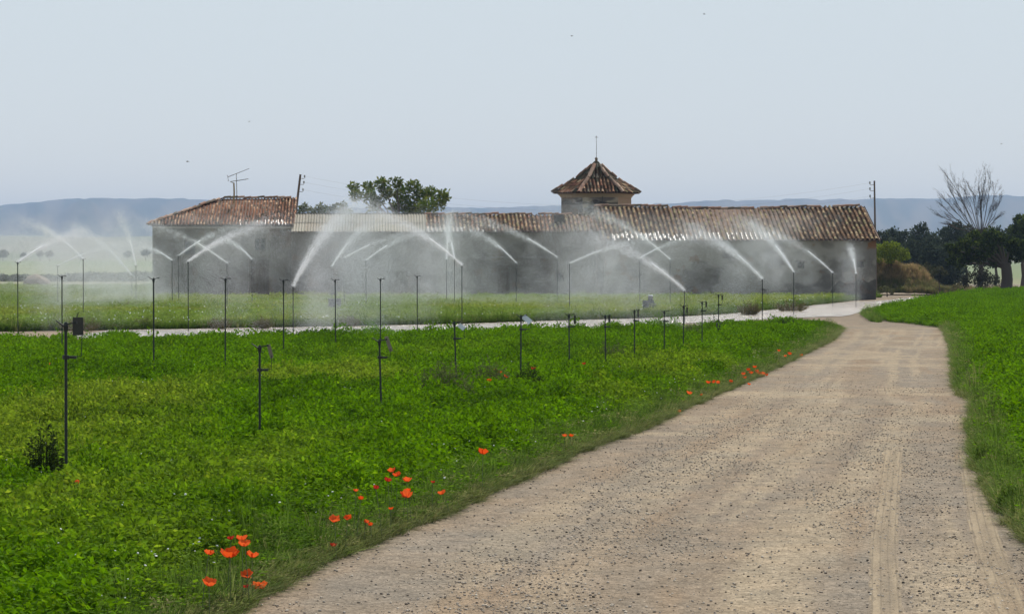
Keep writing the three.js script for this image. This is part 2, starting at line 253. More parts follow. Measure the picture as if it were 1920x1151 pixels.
function grow(poly, d0, d1, step, geos, material, colorAt, scale, name, label, far = 1) {
  const lists = geos.map(() => []), cols = geos.map(() => []);
  for (let d = d0; d < d1; d += step) {
    const half = 0.1778 * d * 1.08 + 1.5;
    for (let x = -half; x < half; x += step) {
      const X = x + rr(-0.5, 0.5) * step, Z = -(d + rr(-0.5, 0.5) * step * far);
      if (!inside(poly, X, Z)) continue;
      const e = edgeDist(poly, X, Z) - 0.22 * noise(X * 2.3, Z * 2.3); if (e < 0.04) continue;
      if (bareSpot.some(([bx, bz, r]) => r && Math.hypot((X - bx), (Z - bz) * 0.5) < r * noise(X * 2, Z) * 1.2)) continue;
      const hgt = lerp(0.42, 1, sm(0, 0.6, e)) * (0.45 + 1.0 * fbm(X * 1.9, Z * 1.1, 3)) * (rnd() < 0.04 ? 1.35 : 1), k = Math.floor(rnd() * geos.length);
      lists[k].push(M4(V(X, 0, Z), rr(0, 6.28), scale * rr(0.85, 1.2), scale * hgt * rr(0.85, 1.2))); cols[k].push(colorAt(X, Z, e));
    }
  }
  geos.forEach((g, i) => tag(instanced(name, g, material, lists[i], cols[i]), label[i % label.length], 'crop', 'alfalfa crop', 'stuff'));
}
const frontColor = (x, z) => { const d = -z; let c = mix(GREEN, OLIVE, 0.85 * sm(0.45, 0.72, fbm(x * 0.35 + 5, d * 0.12, 3)) * sm(75, 45, d)); c = mix(c, DEEP, 0.6 * sm(0.55, 0.75, fbm(x * 0.5 + 15, d * 0.22 + 3, 3))); return mul(c, rr(0.8, 1.25)); };
const sideColor = (x, z) => mul(mix(GREEN, DEEP, 0.5 * sm(0.5, 0.75, fbm(x * 0.4, z * 0.2, 3))), rr(0.85, 1.2));
const backColor = (x, z) => mul(mix([0.27, 0.33, 0.05], [0.21, 0.30, 0.045], sm(0.4, 0.6, fbm(x * 0.15, z * 0.1, 3))), rr(0.8, 1.25));
{
  const nearG = [0, 1, 2].map(() => alfalfaGeo(100, 0.055, 0.033, 0.14, 0.38)), midG = [0, 1].map(() => alfalfaGeo(105, 0.060, 0.036, 0.19, 0.38)), farG = [0, 1].map(() => alfalfaGeo(90, 0.085, 0.05, 0.32, 0.34));
  const L1 = ['tender green alfalfa in the near part of the left field'], L2 = ['green alfalfa in the far part of the left field'], R1 = ['bright green alfalfa beside the right of the road'], B1 = ['light green wet alfalfa under the sprinklers before the building'];
  grow(fieldFront, 15.5, 46, 0.125, nearG, alfalfaMat, frontColor, 1, 'alfalfa', L1);
  grow(fieldFront, 46, 103, 0.19, midG, alfalfaMat, frontColor, 1, 'alfalfa', L2);
  grow(fieldRight, 20, 216, 0.24, midG, alfalfaMat, sideColor, 1.12, 'alfalfa', R1);
  grow(fieldBack, 93, 250, 0.40, farG, wetLeaf, backColor, 1, 'alfalfa', B1);
}
{
  const list = []; for (let i = 0; i < 900; i++) { const d = 17 + 60 * Math.pow(rnd(), 1.4), x = rr(-0.185, 0.1) * d; if (!inside(fieldFront, x, -d)) continue; list.push(M4(V(x, rr(0.26, 0.44), -d), rr(0, 6), rr(0.005, 0.011), rr(0.003, 0.006), rr(-0.8, 0.8))); }
  tag(instanced('white_blossoms', new THREE.IcosahedronGeometry(1, 1), mat([0.75, 0.76, 0.70], 0.8), list), 'tiny white blossoms dotted through the left crop', 'blossom', null, 'stuff');
}
// water beads that sparkle on the wet crop
{
  const list = []; for (let i = 0; i < 2600; i++) { const d = rr(96, 172), x = rr(-0.18, 0.12) * d; if (!inside(fieldBack, x, -d) || fbm(x * 0.4, d * 0.15) < 0.42) continue; list.push(M4(V(x, rr(0.24, 0.4), -d), rr(0, 6), rr(0.012, 0.034))); }
  tag(instanced('water_beads', new THREE.IcosahedronGeometry(1, 1), mat([0.9, 0.92, 0.92], 0.08, {}), list), 'beads of water sparkling on the wet crop', 'water', null, 'stuff');
}
function tuftGeo(n, h, spread, col) { const s = new Soup(); for (let i = 0; i < n; i++) { const a = rr(0, 6.283), r = Math.sqrt(rnd()) * 0.09, o = V(Math.cos(a) * r, 0, Math.sin(a) * r), L = h * rr(0.45, 1.1), sp = spread * rr(0.3, 1), tip = V(o.x + Math.cos(a) * sp, L, o.z + Math.sin(a) * sp); s.blade(o, tip, V(-Math.cos(a) * sp * 0.2, L * 0.1, -Math.sin(a) * sp * 0.2), rr(0.004, 0.009), mul(col, rr(0.7, 1.3))); } return s.geo(); }
{
  const tufts = [tuftGeo(34, 0.30, 0.13, [1, 1, 1]), tuftGeo(26, 0.22, 0.2, [1, 1, 1]), alfalfaGeo(70, 0.034, 0.012, 0.1, 0.26)];
  const SAGE = [0.125, 0.195, 0.030], DRY = [0.30, 0.26, 0.12];
  const list = tufts.map(() => []), cols = tufts.map(() => []);
  const put = (x, d, e, w) => { const k = Math.floor(rnd() * 3), s = rr(0.6, 1.3) * lerp(0.3, 1.15, sm(-0.1, 0.45, e)) * (rnd() < 0.07 ? 1.7 : 1); list[k].push(M4(V(x, 0.01, -d), rr(0, 6.28), rr(0.8, 1.3) * (1 + d / 120), s)); cols[k].push(mul(mix(mix(SAGE, DEEP, 0.6 * rnd()), DRY, e < 0.08 ? rr(0, 0.7) : rnd() < 0.12 ? 0.5 : 0), rr(0.7, 1.3))); };
  for (let d = 15.5; d < 100; d += d < 45 ? 0.035 : 0.07) {
    const lush = 0.35 + 0.65 * fbm(d * 0.35, 3);
    for (let i = 0; i < 5; i++) { const e = Math.abs(gauss()) * 0.33 * lush - 0.1 * noise(d * 2, 1); put(roadL(d) - e, d, e, 1); }
    for (let i = 0; i < 2; i++) { const e = Math.abs(gauss()) * 0.22 - 0.12 * noise(d * 1.4, 9); put(roadR(d) + e, d, e + 0.1, 1); }
  }
  for (let i = 0; i < 5200; i++) { const x = rr(-18, 24), d = -backEdge(x) + Math.abs(gauss()) * 0.5 - 0.1; put(x, d, 0.3, 1); }
  for (let i = 0; i < 2500; i++) { const x = rr(14, 30), d = curve([[14, 110], [15.3, 124], [20, 146], [25, 168], [31, 195]])(x) - Math.abs(gauss()) * 0.8 + 0.8; put(x, d, 0.25, 1); }
  const L = ['grey-green wild grass along the road verges', 'low spreading grass along the field edges', 'leafy sage-green weeds along the road verges'];
  tufts.forEach((g, i) => tag(instanced('verge_grass', g, leafMat(0.5), list[i], cols[i]), L[i], 'grass', null, 'stuff'));
}

// ------------------------------------------------------------------ the farm buildings
const FARM = { x: -22.0, z: -176, turn: 0.045 };
const farmPoint = (u, y, v) => V(u, y, -v).applyAxisAngle(V(0, 1, 0), FARM.turn).add(V(FARM.x, 0, FARM.z));
const farmThing = (name, u = 0, v = 0) => { const p = farmPoint(u, 0, v); return thing(name, [p.x, 0, p.z], FARM.turn); };
function plaster(kind) {
  return texture(1024, 256, (x, y) => {
    const u = x / 1024 * 23, v = y / 256 * 6;
    let c = mix([112, 106, 98], [128, 121, 112], fbm(u * 0.55 + kind * 9, v * 0.8, 4));
    c = mix(c, [100, 94, 87], sm(0.50, 0.64, fbm(u * 0.8 + 20 + kind, v * 0.9 + 3, 5)) * 0.7);
    if (kind === 1) c = mix(c, [158, 150, 138], sm(0.47, 0.58, fbm(u * 0.5 + 3, v * 0.7 + 8, 5)) * 0.7);
    if (kind === 2) c = mix(c, [178, 166, 140], sm(0.42, 0.54, fbm(u * 0.9 + 3, v * 1.1 + 8, 5)) * 0.8);
    c = mix(c, [126, 98, 74], (kind ? 0.7 : 0.35) * sm(0.68, 0.74, fbm(u * 1.1 + 40, v * 1.2 + kind * 7, 5)));                   // bare adobe where the plaster has fallen
    if (kind === 1 && u > 15.3) c = mix(c, [128, 92, 66], sm(0.45, 0.55, fbm(u * 1.2, v * 1.5, 4)) * sm(3.0, 3.3, v));
    const damp = kind === 1 && u > 13 ? 1.1 * sm(13, 15, u) * (0.5 + fbm(u * 1.6, 2, 3)) : 0.5 * fbm(u * 1.2, 5, 3);   // damp stain with a ragged upper edge
    if (v < damp) c = mul(c, 0.68);
    return mul(c, 0.93 + 0.14 * hash(x, y));
  });
}
const plasterMats = [0, 1, 2].map((k) => { const t = plaster(k); t.repeat.set(1 / 23, 1 / 6); return new THREE.MeshStandardMaterial({ map: t, roughness: 0.97, side: THREE.DoubleSide }); });
const deckMat = mat([0.17, 0.11, 0.08], 1), woodMat = mat([0.10, 0.075, 0.055], 0.9), ironMat = mat([0.07, 0.065, 0.06], 0.6);
function wall(parent, name, w, h, thick, holes, m, u, v, turn = 0, gable = 0) {         // outer face at v, standing on the ground
  const s = new THREE.Shape(); s.moveTo(0, -0.1); s.lineTo(w, -0.1); s.lineTo(w, h); if (gable) s.lineTo(w / 2, h + gable); s.lineTo(0, h);
  for (const [x, y, a, b] of holes) { const p = new THREE.Path(); p.moveTo(x, y); p.lineTo(x, y + b); p.lineTo(x + a, y + b); p.lineTo(x + a, y); s.holes.push(p); }
  const g = new THREE.ExtrudeGeometry(s, { depth: thick, bevelEnabled: false }); g.translate(0, 0, -thick); g.rotateY(turn); g.translate(u, 0, -v);
  return part(name, g, m, parent);
}
// barrel tiles: local x across, y away from the roof, z down the slope with the lower lip at 0
function barrel(w0, w1, h, len, up) {
  const n = 5, pos = [], nor = [], idx = [];
  for (let j = 0; j < 2; j++) for (let i = 0; i <= n; i++) { const a = Math.PI * i / n, w = j ? w1 : w0; pos.push(-Math.cos(a) * w / 2, up ? Math.sin(a) * h * (j ? 0.85 : 1) - (j ? 0.02 : 0) : -Math.sin(a) * h, j ? -len : 0); nor.push(-Math.cos(a) * (up ? 1 : -1), Math.sin(a), 0.05); }
  for (let i = 0; i < n; i++) idx.push(i, i + 1, i + n + 1, i + 1, i + n + 2, i + n + 1);
  const g = new THREE.BufferGeometry(); g.setAttribute('position', new THREE.Float32BufferAttribute(pos, 3)); g.setAttribute('normal', new THREE.Float32BufferAttribute(nor, 3)); g.setIndex(idx); return g;
}
const tileTone = { red: [[0.29, 0.135, 0.075], [0.34, 0.17, 0.10], [0.22, 0.10, 0.06], [0.46, 0.29, 0.18], [0.16, 0.085, 0.05]], brown: [[0.22, 0.125, 0.068], [0.29, 0.175, 0.095], [0.165, 0.095, 0.055], [0.42, 0.30, 0.17], [0.115, 0.075, 0.045], [0.30, 0.24, 0.12]], moss: [[0.075, 0.052, 0.03], [0.10, 0.065, 0.038], [0.07, 0.065, 0.04], [0.17, 0.14, 0.10]] };
function layTiles({ O, U, S, W, L, pitch, row, tone, range, sag = () => 0, wet = () => false, toneAt }) {
  const N = V().crossVectors(U, S).normalize(); if (N.y < 0) N.negate(); const D = S.clone().negate(), out = [];
  const X = V().crossVectors(N, D).normalize();                                                                // right handed: X x N = D
  const cols = Math.floor(W / pitch), rows = Math.ceil(L / row);
  for (let c = 0; c <= cols; c++) for (let r = 0; r < rows; r++) for (const up of [true, false]) {
    const u = (c + (up ? 0.5 : 0)) * pitch, s = r * row, mid = s + row * 0.5; const [a, b] = range ? range(mid) : [0, W];
    if (u < a - pitch * 0.2 || u > b + pitch * 0.2) continue;
    const j = up ? 1 : 0.4, p = O.clone().addScaledVector(U, u + gauss() * 0.012 * j).addScaledVector(S, s + gauss() * 0.03 * j).addScaledVector(N, (up ? 0.055 : 0.075) + 0.012 * rnd());
    p.y += sag(u, s) * (s / L * 0.7 + 0.3);
    const q = new THREE.Matrix4().makeBasis(X, N, D).multiply(new THREE.Matrix4().makeRotationY(gauss() * 0.035 * j)).setPosition(p);
    const T = tileTone[toneAt ? toneAt(u, s) : tone], col = up ? mul(T[Math.floor(rnd() * T.length)], rr(0.75, 1.25)) : mul([0.075, 0.043, 0.027], rr(0.6, 1.3));
    out.push({ m: q, up, col, wet: wet(u, s), s });
  }
  return out;
}
function mergeTiles(list, pitch, row) {
  const g = { true: barrel(pitch * 0.66, pitch * 0.50, pitch * 0.34, row * 1.14, true), false: barrel(pitch * 0.62, pitch * 0.52, pitch * 0.24, row * 1.1, false) };
  const pos = [], nor = [], col = [], idx = [], v = V();
  for (const t of list) { const b = g[t.up], base = pos.length / 3, P = b.attributes.position, Nn = b.attributes.normal; for (let i = 0; i < P.count; i++) { v.fromBufferAttribute(P, i).applyMatrix4(t.m); pos.push(v.x, v.y, v.z); v.fromBufferAttribute(Nn, i).transformDirection(t.m); nor.push(v.x, v.y, v.z); col.push(...t.col); } for (const k of b.index.array) idx.push(base + k); }
  const o = new THREE.BufferGeometry(); o.setAttribute('position', new THREE.Float32BufferAttribute(pos, 3)); o.setAttribute('normal', new THREE.Float32BufferAttribute(nor, 3)); o.setAttribute('color', new THREE.Float32BufferAttribute(col, 3)); o.setIndex(idx); return o;
}
const tileMat = new THREE.MeshPhysicalMaterial({ color: 0xffffff, roughness: 0.9, specularIntensity: 0.15, vertexColors: true, side: THREE.DoubleSide }), wetTileMat = new THREE.MeshPhysicalMaterial({ color: 0xffffff, vertexColors: true, roughness: 0.35, clearcoat: 1, clearcoatRoughness: 0.34, side: THREE.DoubleSide });
function addTiles(roof, list, pitch, row) {
  const dry = list.filter((t) => !t.wet), wet = list.filter((t) => t.wet);
  if (dry.length) { const m = part('tile_courses', mergeTiles(dry, pitch, row), tileMat, roof); m.userData.kind = 'stuff'; }
  if (wet.length) { const m = part('wet_tile_courses', mergeTiles(wet, pitch, row), wetTileMat, roof); m.userData.kind = 'stuff'; m.userData.label = 'wet shining tiles'; }
}
const ridgeGeo = barrel(0.27, 0.23, 0.15, 0.46, true), ridgeMats = [[0.28, 0.15, 0.095], [0.19, 0.11, 0.07], [0.34, 0.22, 0.15], [0.12, 0.085, 0.055]].map((c) => mat(c, 0.9));
function ridge(roof, A, B, lift = () => 0, gap = 0.04) {                                                      // barrel tiles along a ridge or hip
  const len = A.distanceTo(B), d = B.clone().sub(A).normalize(), n = Math.floor(len / 0.42), side = V().crossVectors(V(0, 1, 0), d).normalize(), up = V().crossVectors(d, side).normalize();
  for (let i = 0; i < n; i++) {
    if (rnd() < gap) continue;
    const p = A.clone().addScaledVector(d, i * 0.42 + 0.46).addScaledVector(up, 0.04 + rr(0, 0.05)); p.y += lift(i / n);
    const m = part('ridge_tile', ridgeGeo, ridgeMats[Math.floor(rnd() * 4)], roof);
    m.matrixAutoUpdate = false; m.matrix.makeBasis(side, up, d).multiply(new THREE.Matrix4().makeRotationFromEuler(new THREE.Euler(gauss() * 0.05, gauss() * 0.06, gauss() * 0.05))).setPosition(p);
    m.matrix.decompose(m.position, m.quaternion, m.scale); m.matrixAutoUpdate = true;
  }
}
function polys(...quads) { const s = new Soup(); for (const q of quads) q.length === 4 ? s.quad(q[0], q[1], q[2], q[3], [1, 1, 1]) : s.tri(q[0], q[1], q[2], [1, 1, 1]); return s.geo(); }
function plankDoor(parent, w, h, x, y, v, label) { const n = Math.max(3, Math.round(w / 0.22)), d = part('door', join(...Array.from({ length: n }, (_, i) => boxAt(w / n - 0.012, h, 0.05, x + (i + 0.5) * w / n, y + h / 2, -v - rr(0, 0.012)))), woodMat, parent); for (const k of [0.2, 0.8]) part('hinge', boxAt(w * 0.5, 0.05, 0.02, x + w * 0.27, y + h * k, -v + 0.04), ironMat, d); if (label) d.userData.label = label; return d; }
{ // ---- the two-storey house at the left with a hipped end
  const h = farmThing('farmhouse'); tag(h, 'grey rendered farmhouse with hipped red tile roof at the left end of the row', 'house', 'joined farm buildings');
  const W = 8.5, E = 4.6, D = 9;
  wall(h, 'front_wall', W, E, 0.5, [[5.85, 0.02, 1.25, 2.45], [1.9, 2.75, 0.75, 0.9], [6.2, 3.0, 0.7, 0.8]], plasterMats[0], 0, 0);
  wall(h, 'side_wall', D - 1, E, 0.5, [], plasterMats[0], 0, D - 0.5, Math.PI / 2 * -1);
  h.children[1].position.set(0, 0, 0);
  wall(h, 'gable_wall', D - 1, E, 0.4, [], plasterMats[0], W - 0.4, 0.5, Math.PI / 2, 1.5);
  wall(h, 'back_wall', W, E, 0.5, [], plasterMats[0], 0, D - 0.5);
  plankDoor(h, 1.25, 2.45, 5.85, 0.02, 0.3);
  for (const [x, y, a, b] of [[1.9, 2.75, 0.75, 0.9], [6.2, 3.0, 0.7, 0.8]]) { const w = part('window', boxAt(a, b, 0.03, x + a / 2, y + b / 2, -0.32), mat([0.03, 0.035, 0.04], 0.25), h); part('frame', join(boxAt(0.06, b, 0.06, x + 0.03, y + b / 2, -0.28), boxAt(0.06, b, 0.06, x + a - 0.03, y + b / 2, -0.28), boxAt(0.05, b, 0.06, x + a / 2, y + b / 2, -0.28), boxAt(a, 0.06, 0.055, x + a / 2, y + 0.03, -0.28), boxAt(a, 0.06, 0.055, x + a / 2, y + b - 0.03, -0.28)), woodMat, w); part('sill', boxAt(a + 0.2, 0.07, 0.3, x + a / 2, y - 0.04, 0.02), plasterMats[0], w); }
  const o = 0.28, R = 6.28, y0 = E - 0.02, A = V(-o, y0, o), B = V(W + 0.1, y0, o), C = V(W + 0.1, y0, -D - o), Dd = V(-o, y0, -D - o), R0 = V(4.1, R, -D / 2), R1 = V(W + 0.1, R, -D / 2);
  const roof = part('roof', polys([A, B, R1, R0], [C, Dd, R0, R1], [Dd, A, R0], [A, Dd, C, B]), deckMat, h);
  const S = R0.clone().sub(V(4.1, y0, o)), L = S.length(); S.normalize();
  const sag = (u) => -0.10 * Math.sin(u / W * Math.PI) + 0.07 * (noise(u * 0.8, 2) - 0.5);
  const list = layTiles({ O: A, U: V(1, 0, 0), S, W: W + o + 0.1, L, pitch: 0.196, row: 0.43, tone: 'red', range: (s) => [s / L * (4.1 + o), W + o + 0.1], sag, wet: (u, s) => s < 0.5 && u > 5.5 && u < 8.5 && rnd() < 0.35, toneAt: (u, s) => rnd() < 0.1 ? 'moss' : 'red' });
  const S2 = V(4.1 + o, R - y0, 0), L2 = S2.length(); S2.normalize();
  list.push(...layTiles({ O: Dd, U: V(0, 0, 1), S: S2, W: D + 2 * o, L: L2, pitch: 0.2, row: 0.43, tone: 'red', range: (s) => [s / L2 * (D / 2 + o), D + 2 * o - s / L2 * (D / 2 + o)] }));
  addTiles(roof, list, 0.196, 0.43);
  const lift = (t) => 0.05 * (noise(t * 14, 4) - 0.5);
  ridge(roof, R0, R1, lift); ridge(roof, A, R0, lift); ridge(roof, Dd, R0, lift);
  part('eave_course', boxAt(W, 0.12, 0.2, W / 2, E - 0.16, 0.1), mat([0.33, 0.28, 0.23], 0.95), h);
}
{ // ---- the long low barn in the middle: half corrugated sheet, half tile
  const u0 = 8.52, W = 19.1, h = farmThing('barn', u0); tag(h, 'long low grey barn roofed half in corrugated sheet and half in tile', 'barn', 'joined farm buildings');
  const E = 4.2, R = 5.22, run = 3.3, D = 6.6;
  const holes = [[5.95, 0.02, 1.15, 1.75], [12.6, 0.02, 0.75, 2.1], [3.85, 2.95, 0.45, 0.45], [9.4, 1.2, 0.5, 0.6], [16.2, 1.1, 0.5, 0.6]];
  wall(h, 'front_wall', W, E, 0.5, holes, plasterMats[0], 0, 0);
  wall(h, 'back_wall', W, E, 0.5, [], plasterMats[0], 0, D - 0.5);
  wall(h, 'side_wall', D - 1, E, 0.4, [], plasterMats[0], W - 0.4, 0.5, Math.PI / 2, 0.8);
  part('string_course', boxAt(11.8, 0.08, 0.08, 10.1, 2.62, 0.04), mat([0.20, 0.185, 0.17], 0.95), h);
  plankDoor(h, 1.15, 1.75, 5.95, 0.02, 0.3); plankDoor(h, 0.75, 2.1, 12.6, 0.02, 0.3);
  for (const [x, y, a, b] of holes.slice(2)) { const w = part('window', boxAt(a, b, 0.03, x + a / 2, y + b / 2, -0.34), mat([0.03, 0.03, 0.035], 0.3), h); part('frame', join(boxAt(0.05, b, 0.05, x + 0.025, y + b / 2, -0.3), boxAt(0.05, b, 0.05, x + a - 0.025, y + b / 2, -0.3), boxAt(a, 0.05, 0.045, x + a / 2, y + 0.025, -0.3), boxAt(a, 0.05, 0.045, x + a / 2, y + b - 0.025, -0.3)), woodMat, w); }
  const o = 0.3, y0 = E - 0.04, A = V(0, y0, o), B = V(W, y0, o), P = V(0, R, -run), Q = V(W, R, -run);
  const roof = part('roof', polys([A, B, Q, P], [V(W, y0, -D - o), V(0, y0, -D - o), P, Q], [A, V(0, y0, -D - o), V(W, y0, -D - o), B]), deckMat, h);
  const S = P.clone().sub(A), L = S.length(); S.normalize(); const N = V(0, S.z * -1, S.y).normalize(); if (N.y < 0) N.negate();
  // corrugated fibre-cement sheets, two courses
  const cw = 1.06, sheetGeo = (len) => { const g = new THREE.PlaneGeometry(cw + 0.03, len, 42, 1), p = g.attributes.position; for (let i = 0; i < p.count; i++) p.setZ(i, 0.032 * Math.cos(p.getX(i) / 0.172 * 6.2832)); g.computeVertexNormals(); return g; };
  const lower = sheetGeo(L * 0.56), upper = sheetGeo(L * 0.52), sm_ = [[0.25, 0.22, 0.165], [0.21, 0.185, 0.135], [0.29, 0.26, 0.195], [0.24, 0.20, 0.14]].map((c) => mat(c, 0.85));
  for (let i = 0; i < 8; i++) for (const [g, s, dy] of [[lower, L * 0.255, 0.055], [upper, L * 0.745, 0.085]]) {
    const m = part('roof_sheet', g, sm_[Math.floor(rnd() * 4)], roof); m.position.copy(A).addScaledVector(V(1, 0, 0), (i + 0.5) * cw - 0.25 + 0.002 * i).addScaledVector(S, s).addScaledVector(N, dy + (i % 2) * 0.012 + rr(0, 0.01)); m.quaternion.setFromRotationMatrix(new THREE.Matrix4().makeBasis(V(1, 0, 0), S, V().crossVectors(V(1, 0, 0), S)));
  }
  for (let i = 0; i < 6; i++) { const m = part('ridge_cap', new THREE.CylinderGeometry(0.11, 0.11, 1.45, 8, 1, false, 0, Math.PI).rotateZ(Math.PI / 2).rotateX(-Math.PI / 2), sm_[i % 4], roof); m.position.set(0.5 + i * 1.4, R + 0.05 + rr(0, 0.03), -run); }
  const t0 = 8.15, sag = (u) => 0.03 * Math.sin(u * 0.5) + 0.07 * (noise(u * 0.7, 6) - 0.5);
  addTiles(roof, layTiles({ O: A.clone().add(V(t0, 0, 0)), U: V(1, 0, 0), S, W: W - t0 - 0.1, L, pitch: 0.256, row: 0.42, tone: 'brown', sag, wet: (u, s) => (s < 0.45 && u < 2.4) || (rnd() < 0.2 && s < 1.2 && u < 4.5), toneAt: () => rnd() < 0.35 ? 'red' : 'brown' }), 0.256, 0.42);
  ridge(roof, V(t0, R, -run), V(W - 0.6, R, -run), (t) => 0.05 * (noise(t * 12, 9) - 0.5));
  const hatch = part('roof_hatch', join(boxAt(0.62, 0.12, 0.5, 0, 0.28, 0), boxAt(0.1, 0.5, 0.5, -0.28, 0.05, 0), boxAt(0.1, 0.5, 0.5, 0.28, 0.05, 0), boxAt(0.5, 0.4, 0.05, 0, 0.05, -0.2)), mat([0.09, 0.065, 0.05], 0.95), roof); hatch.position.set(16.5, 4.92, -1.45); hatch.rotation.z = 0.12;
}
{ // ---- the wider wing at the right
  const u0 = 27.62, W = 16.75, v0 = -1.2, h = farmThing('barn_wing', u0, v0); tag(h, 'wide grey barn wing with patchy plaster and long tiled roof at the right end', 'barn', 'joined farm buildings');
  const E = 3.68, R = 5.72, run = 5.5, D = 11;
  const holes = [[11.9, 1.95, 0.4, 0.36], [15.55, 2.0, 0.42, 0.36]];
  wall(h, 'front_wall', W, E, 0.5, holes, plasterMats[1], 0, 0);
  wall(h, 'gable_wall', D - 1, E, 0.45, [], plasterMats[1], W - 0.45, 0.5, Math.PI / 2, 1.75);
  wall(h, 'gable_wall', D - 1, E, 0.45, [], plasterMats[1], 0, 0.5, Math.PI / 2, 1.75);
  wall(h, 'back_wall', W, E, 0.5, [], plasterMats[1], 0, D - 0.5);
  for (const [x, y, a, b] of holes.slice(0, 2)) { const w = part('vent_opening', boxAt(a, b, 0.04, x + a / 2, y + b / 2, -0.34), mat([0.025, 0.022, 0.02], 1), h); part('lintel', boxAt(a + 0.3, 0.1, 0.1, x + a / 2, y + b + 0.05, -0.03), woodMat, w); }
  const o = 0.3, y0 = E - 0.04, A = V(-0.2, y0, o), B = V(W + 0.15, y0, o), P = V(-0.2, R, -run), Q = V(W + 0.15, R, -run);
  const roof = part('roof', polys([A, B, Q, P], [V(W + 0.15, y0, -D - o), V(-0.2, y0, -D - o), P, Q], [A, V(-0.2, y0, -D - o), V(W + 0.15, y0, -D - o), B]), deckMat, h);
  const S = P.clone().sub(A), L = S.length(); S.normalize(); const sag = (u) => -0.13 * Math.sin(clamp((u - 4) / 9) * Math.PI) + 0.08 * (noise(u * 0.6, 16) - 0.5) + 0.05 * sm(14, 17, u);
  const pitch = 0.285, row = 0.45;
  const all = layTiles({ O: A, U: V(1, 0, 0), S, W: W + 0.35, L, pitch, row, tone: 'brown', sag, wet: (u, s) => u > 0.6 && u < 11.2 && s < 0.45 + 0.7 * noise(u * 0.9, 3) && rnd() < 0.75, toneAt: () => rnd() < 0.12 ? 'moss' : 'brown' });
  // the courses nearest the eave, each tile by itself
  const shown = all.filter((t) => t.up).sort((a, b) => a.s - b.s).slice(0, 300), set = new Set(shown);
  const one = barrel(pitch * 0.66, pitch * 0.50, pitch * 0.34, row * 1.14, true), dryM = tileTone.brown.map((c) => new THREE.MeshPhysicalMaterial({ color: new THREE.Color().setRGB(...c), roughness: 0.9, specularIntensity: 0.15, side: THREE.DoubleSide })), wetM = tileTone.brown.map((c) => new THREE.MeshPhysicalMaterial({ color: new THREE.Color().setRGB(...mul(c, 0.8)), roughness: 0.35, clearcoat: 1, clearcoatRoughness: 0.34, side: THREE.DoubleSide }));
  for (const t of shown) { const m = part('roof_tile', one, (t.wet ? wetM : dryM)[Math.floor(rnd() * 6)], roof); t.m.decompose(m.position, m.quaternion, m.scale); }
  addTiles(roof, all.filter((t) => !set.has(t)), pitch, row);
  ridge(roof, V(-0.2, R, -run), V(W + 0.1, R, -run), (t) => sag(t * W) + 0.04, 0.06);
  part('verge_board', join(boxAt(0.06, 0.14, L, 0, 0, 0)), mat([0.16, 0.11, 0.08], 0.95), h).position.set(W + 0.17, (y0 + R) / 2, (o - run) / 2); h.children[h.children.length - 1].rotation.x = Math.atan2(R - y0, run + o);
}
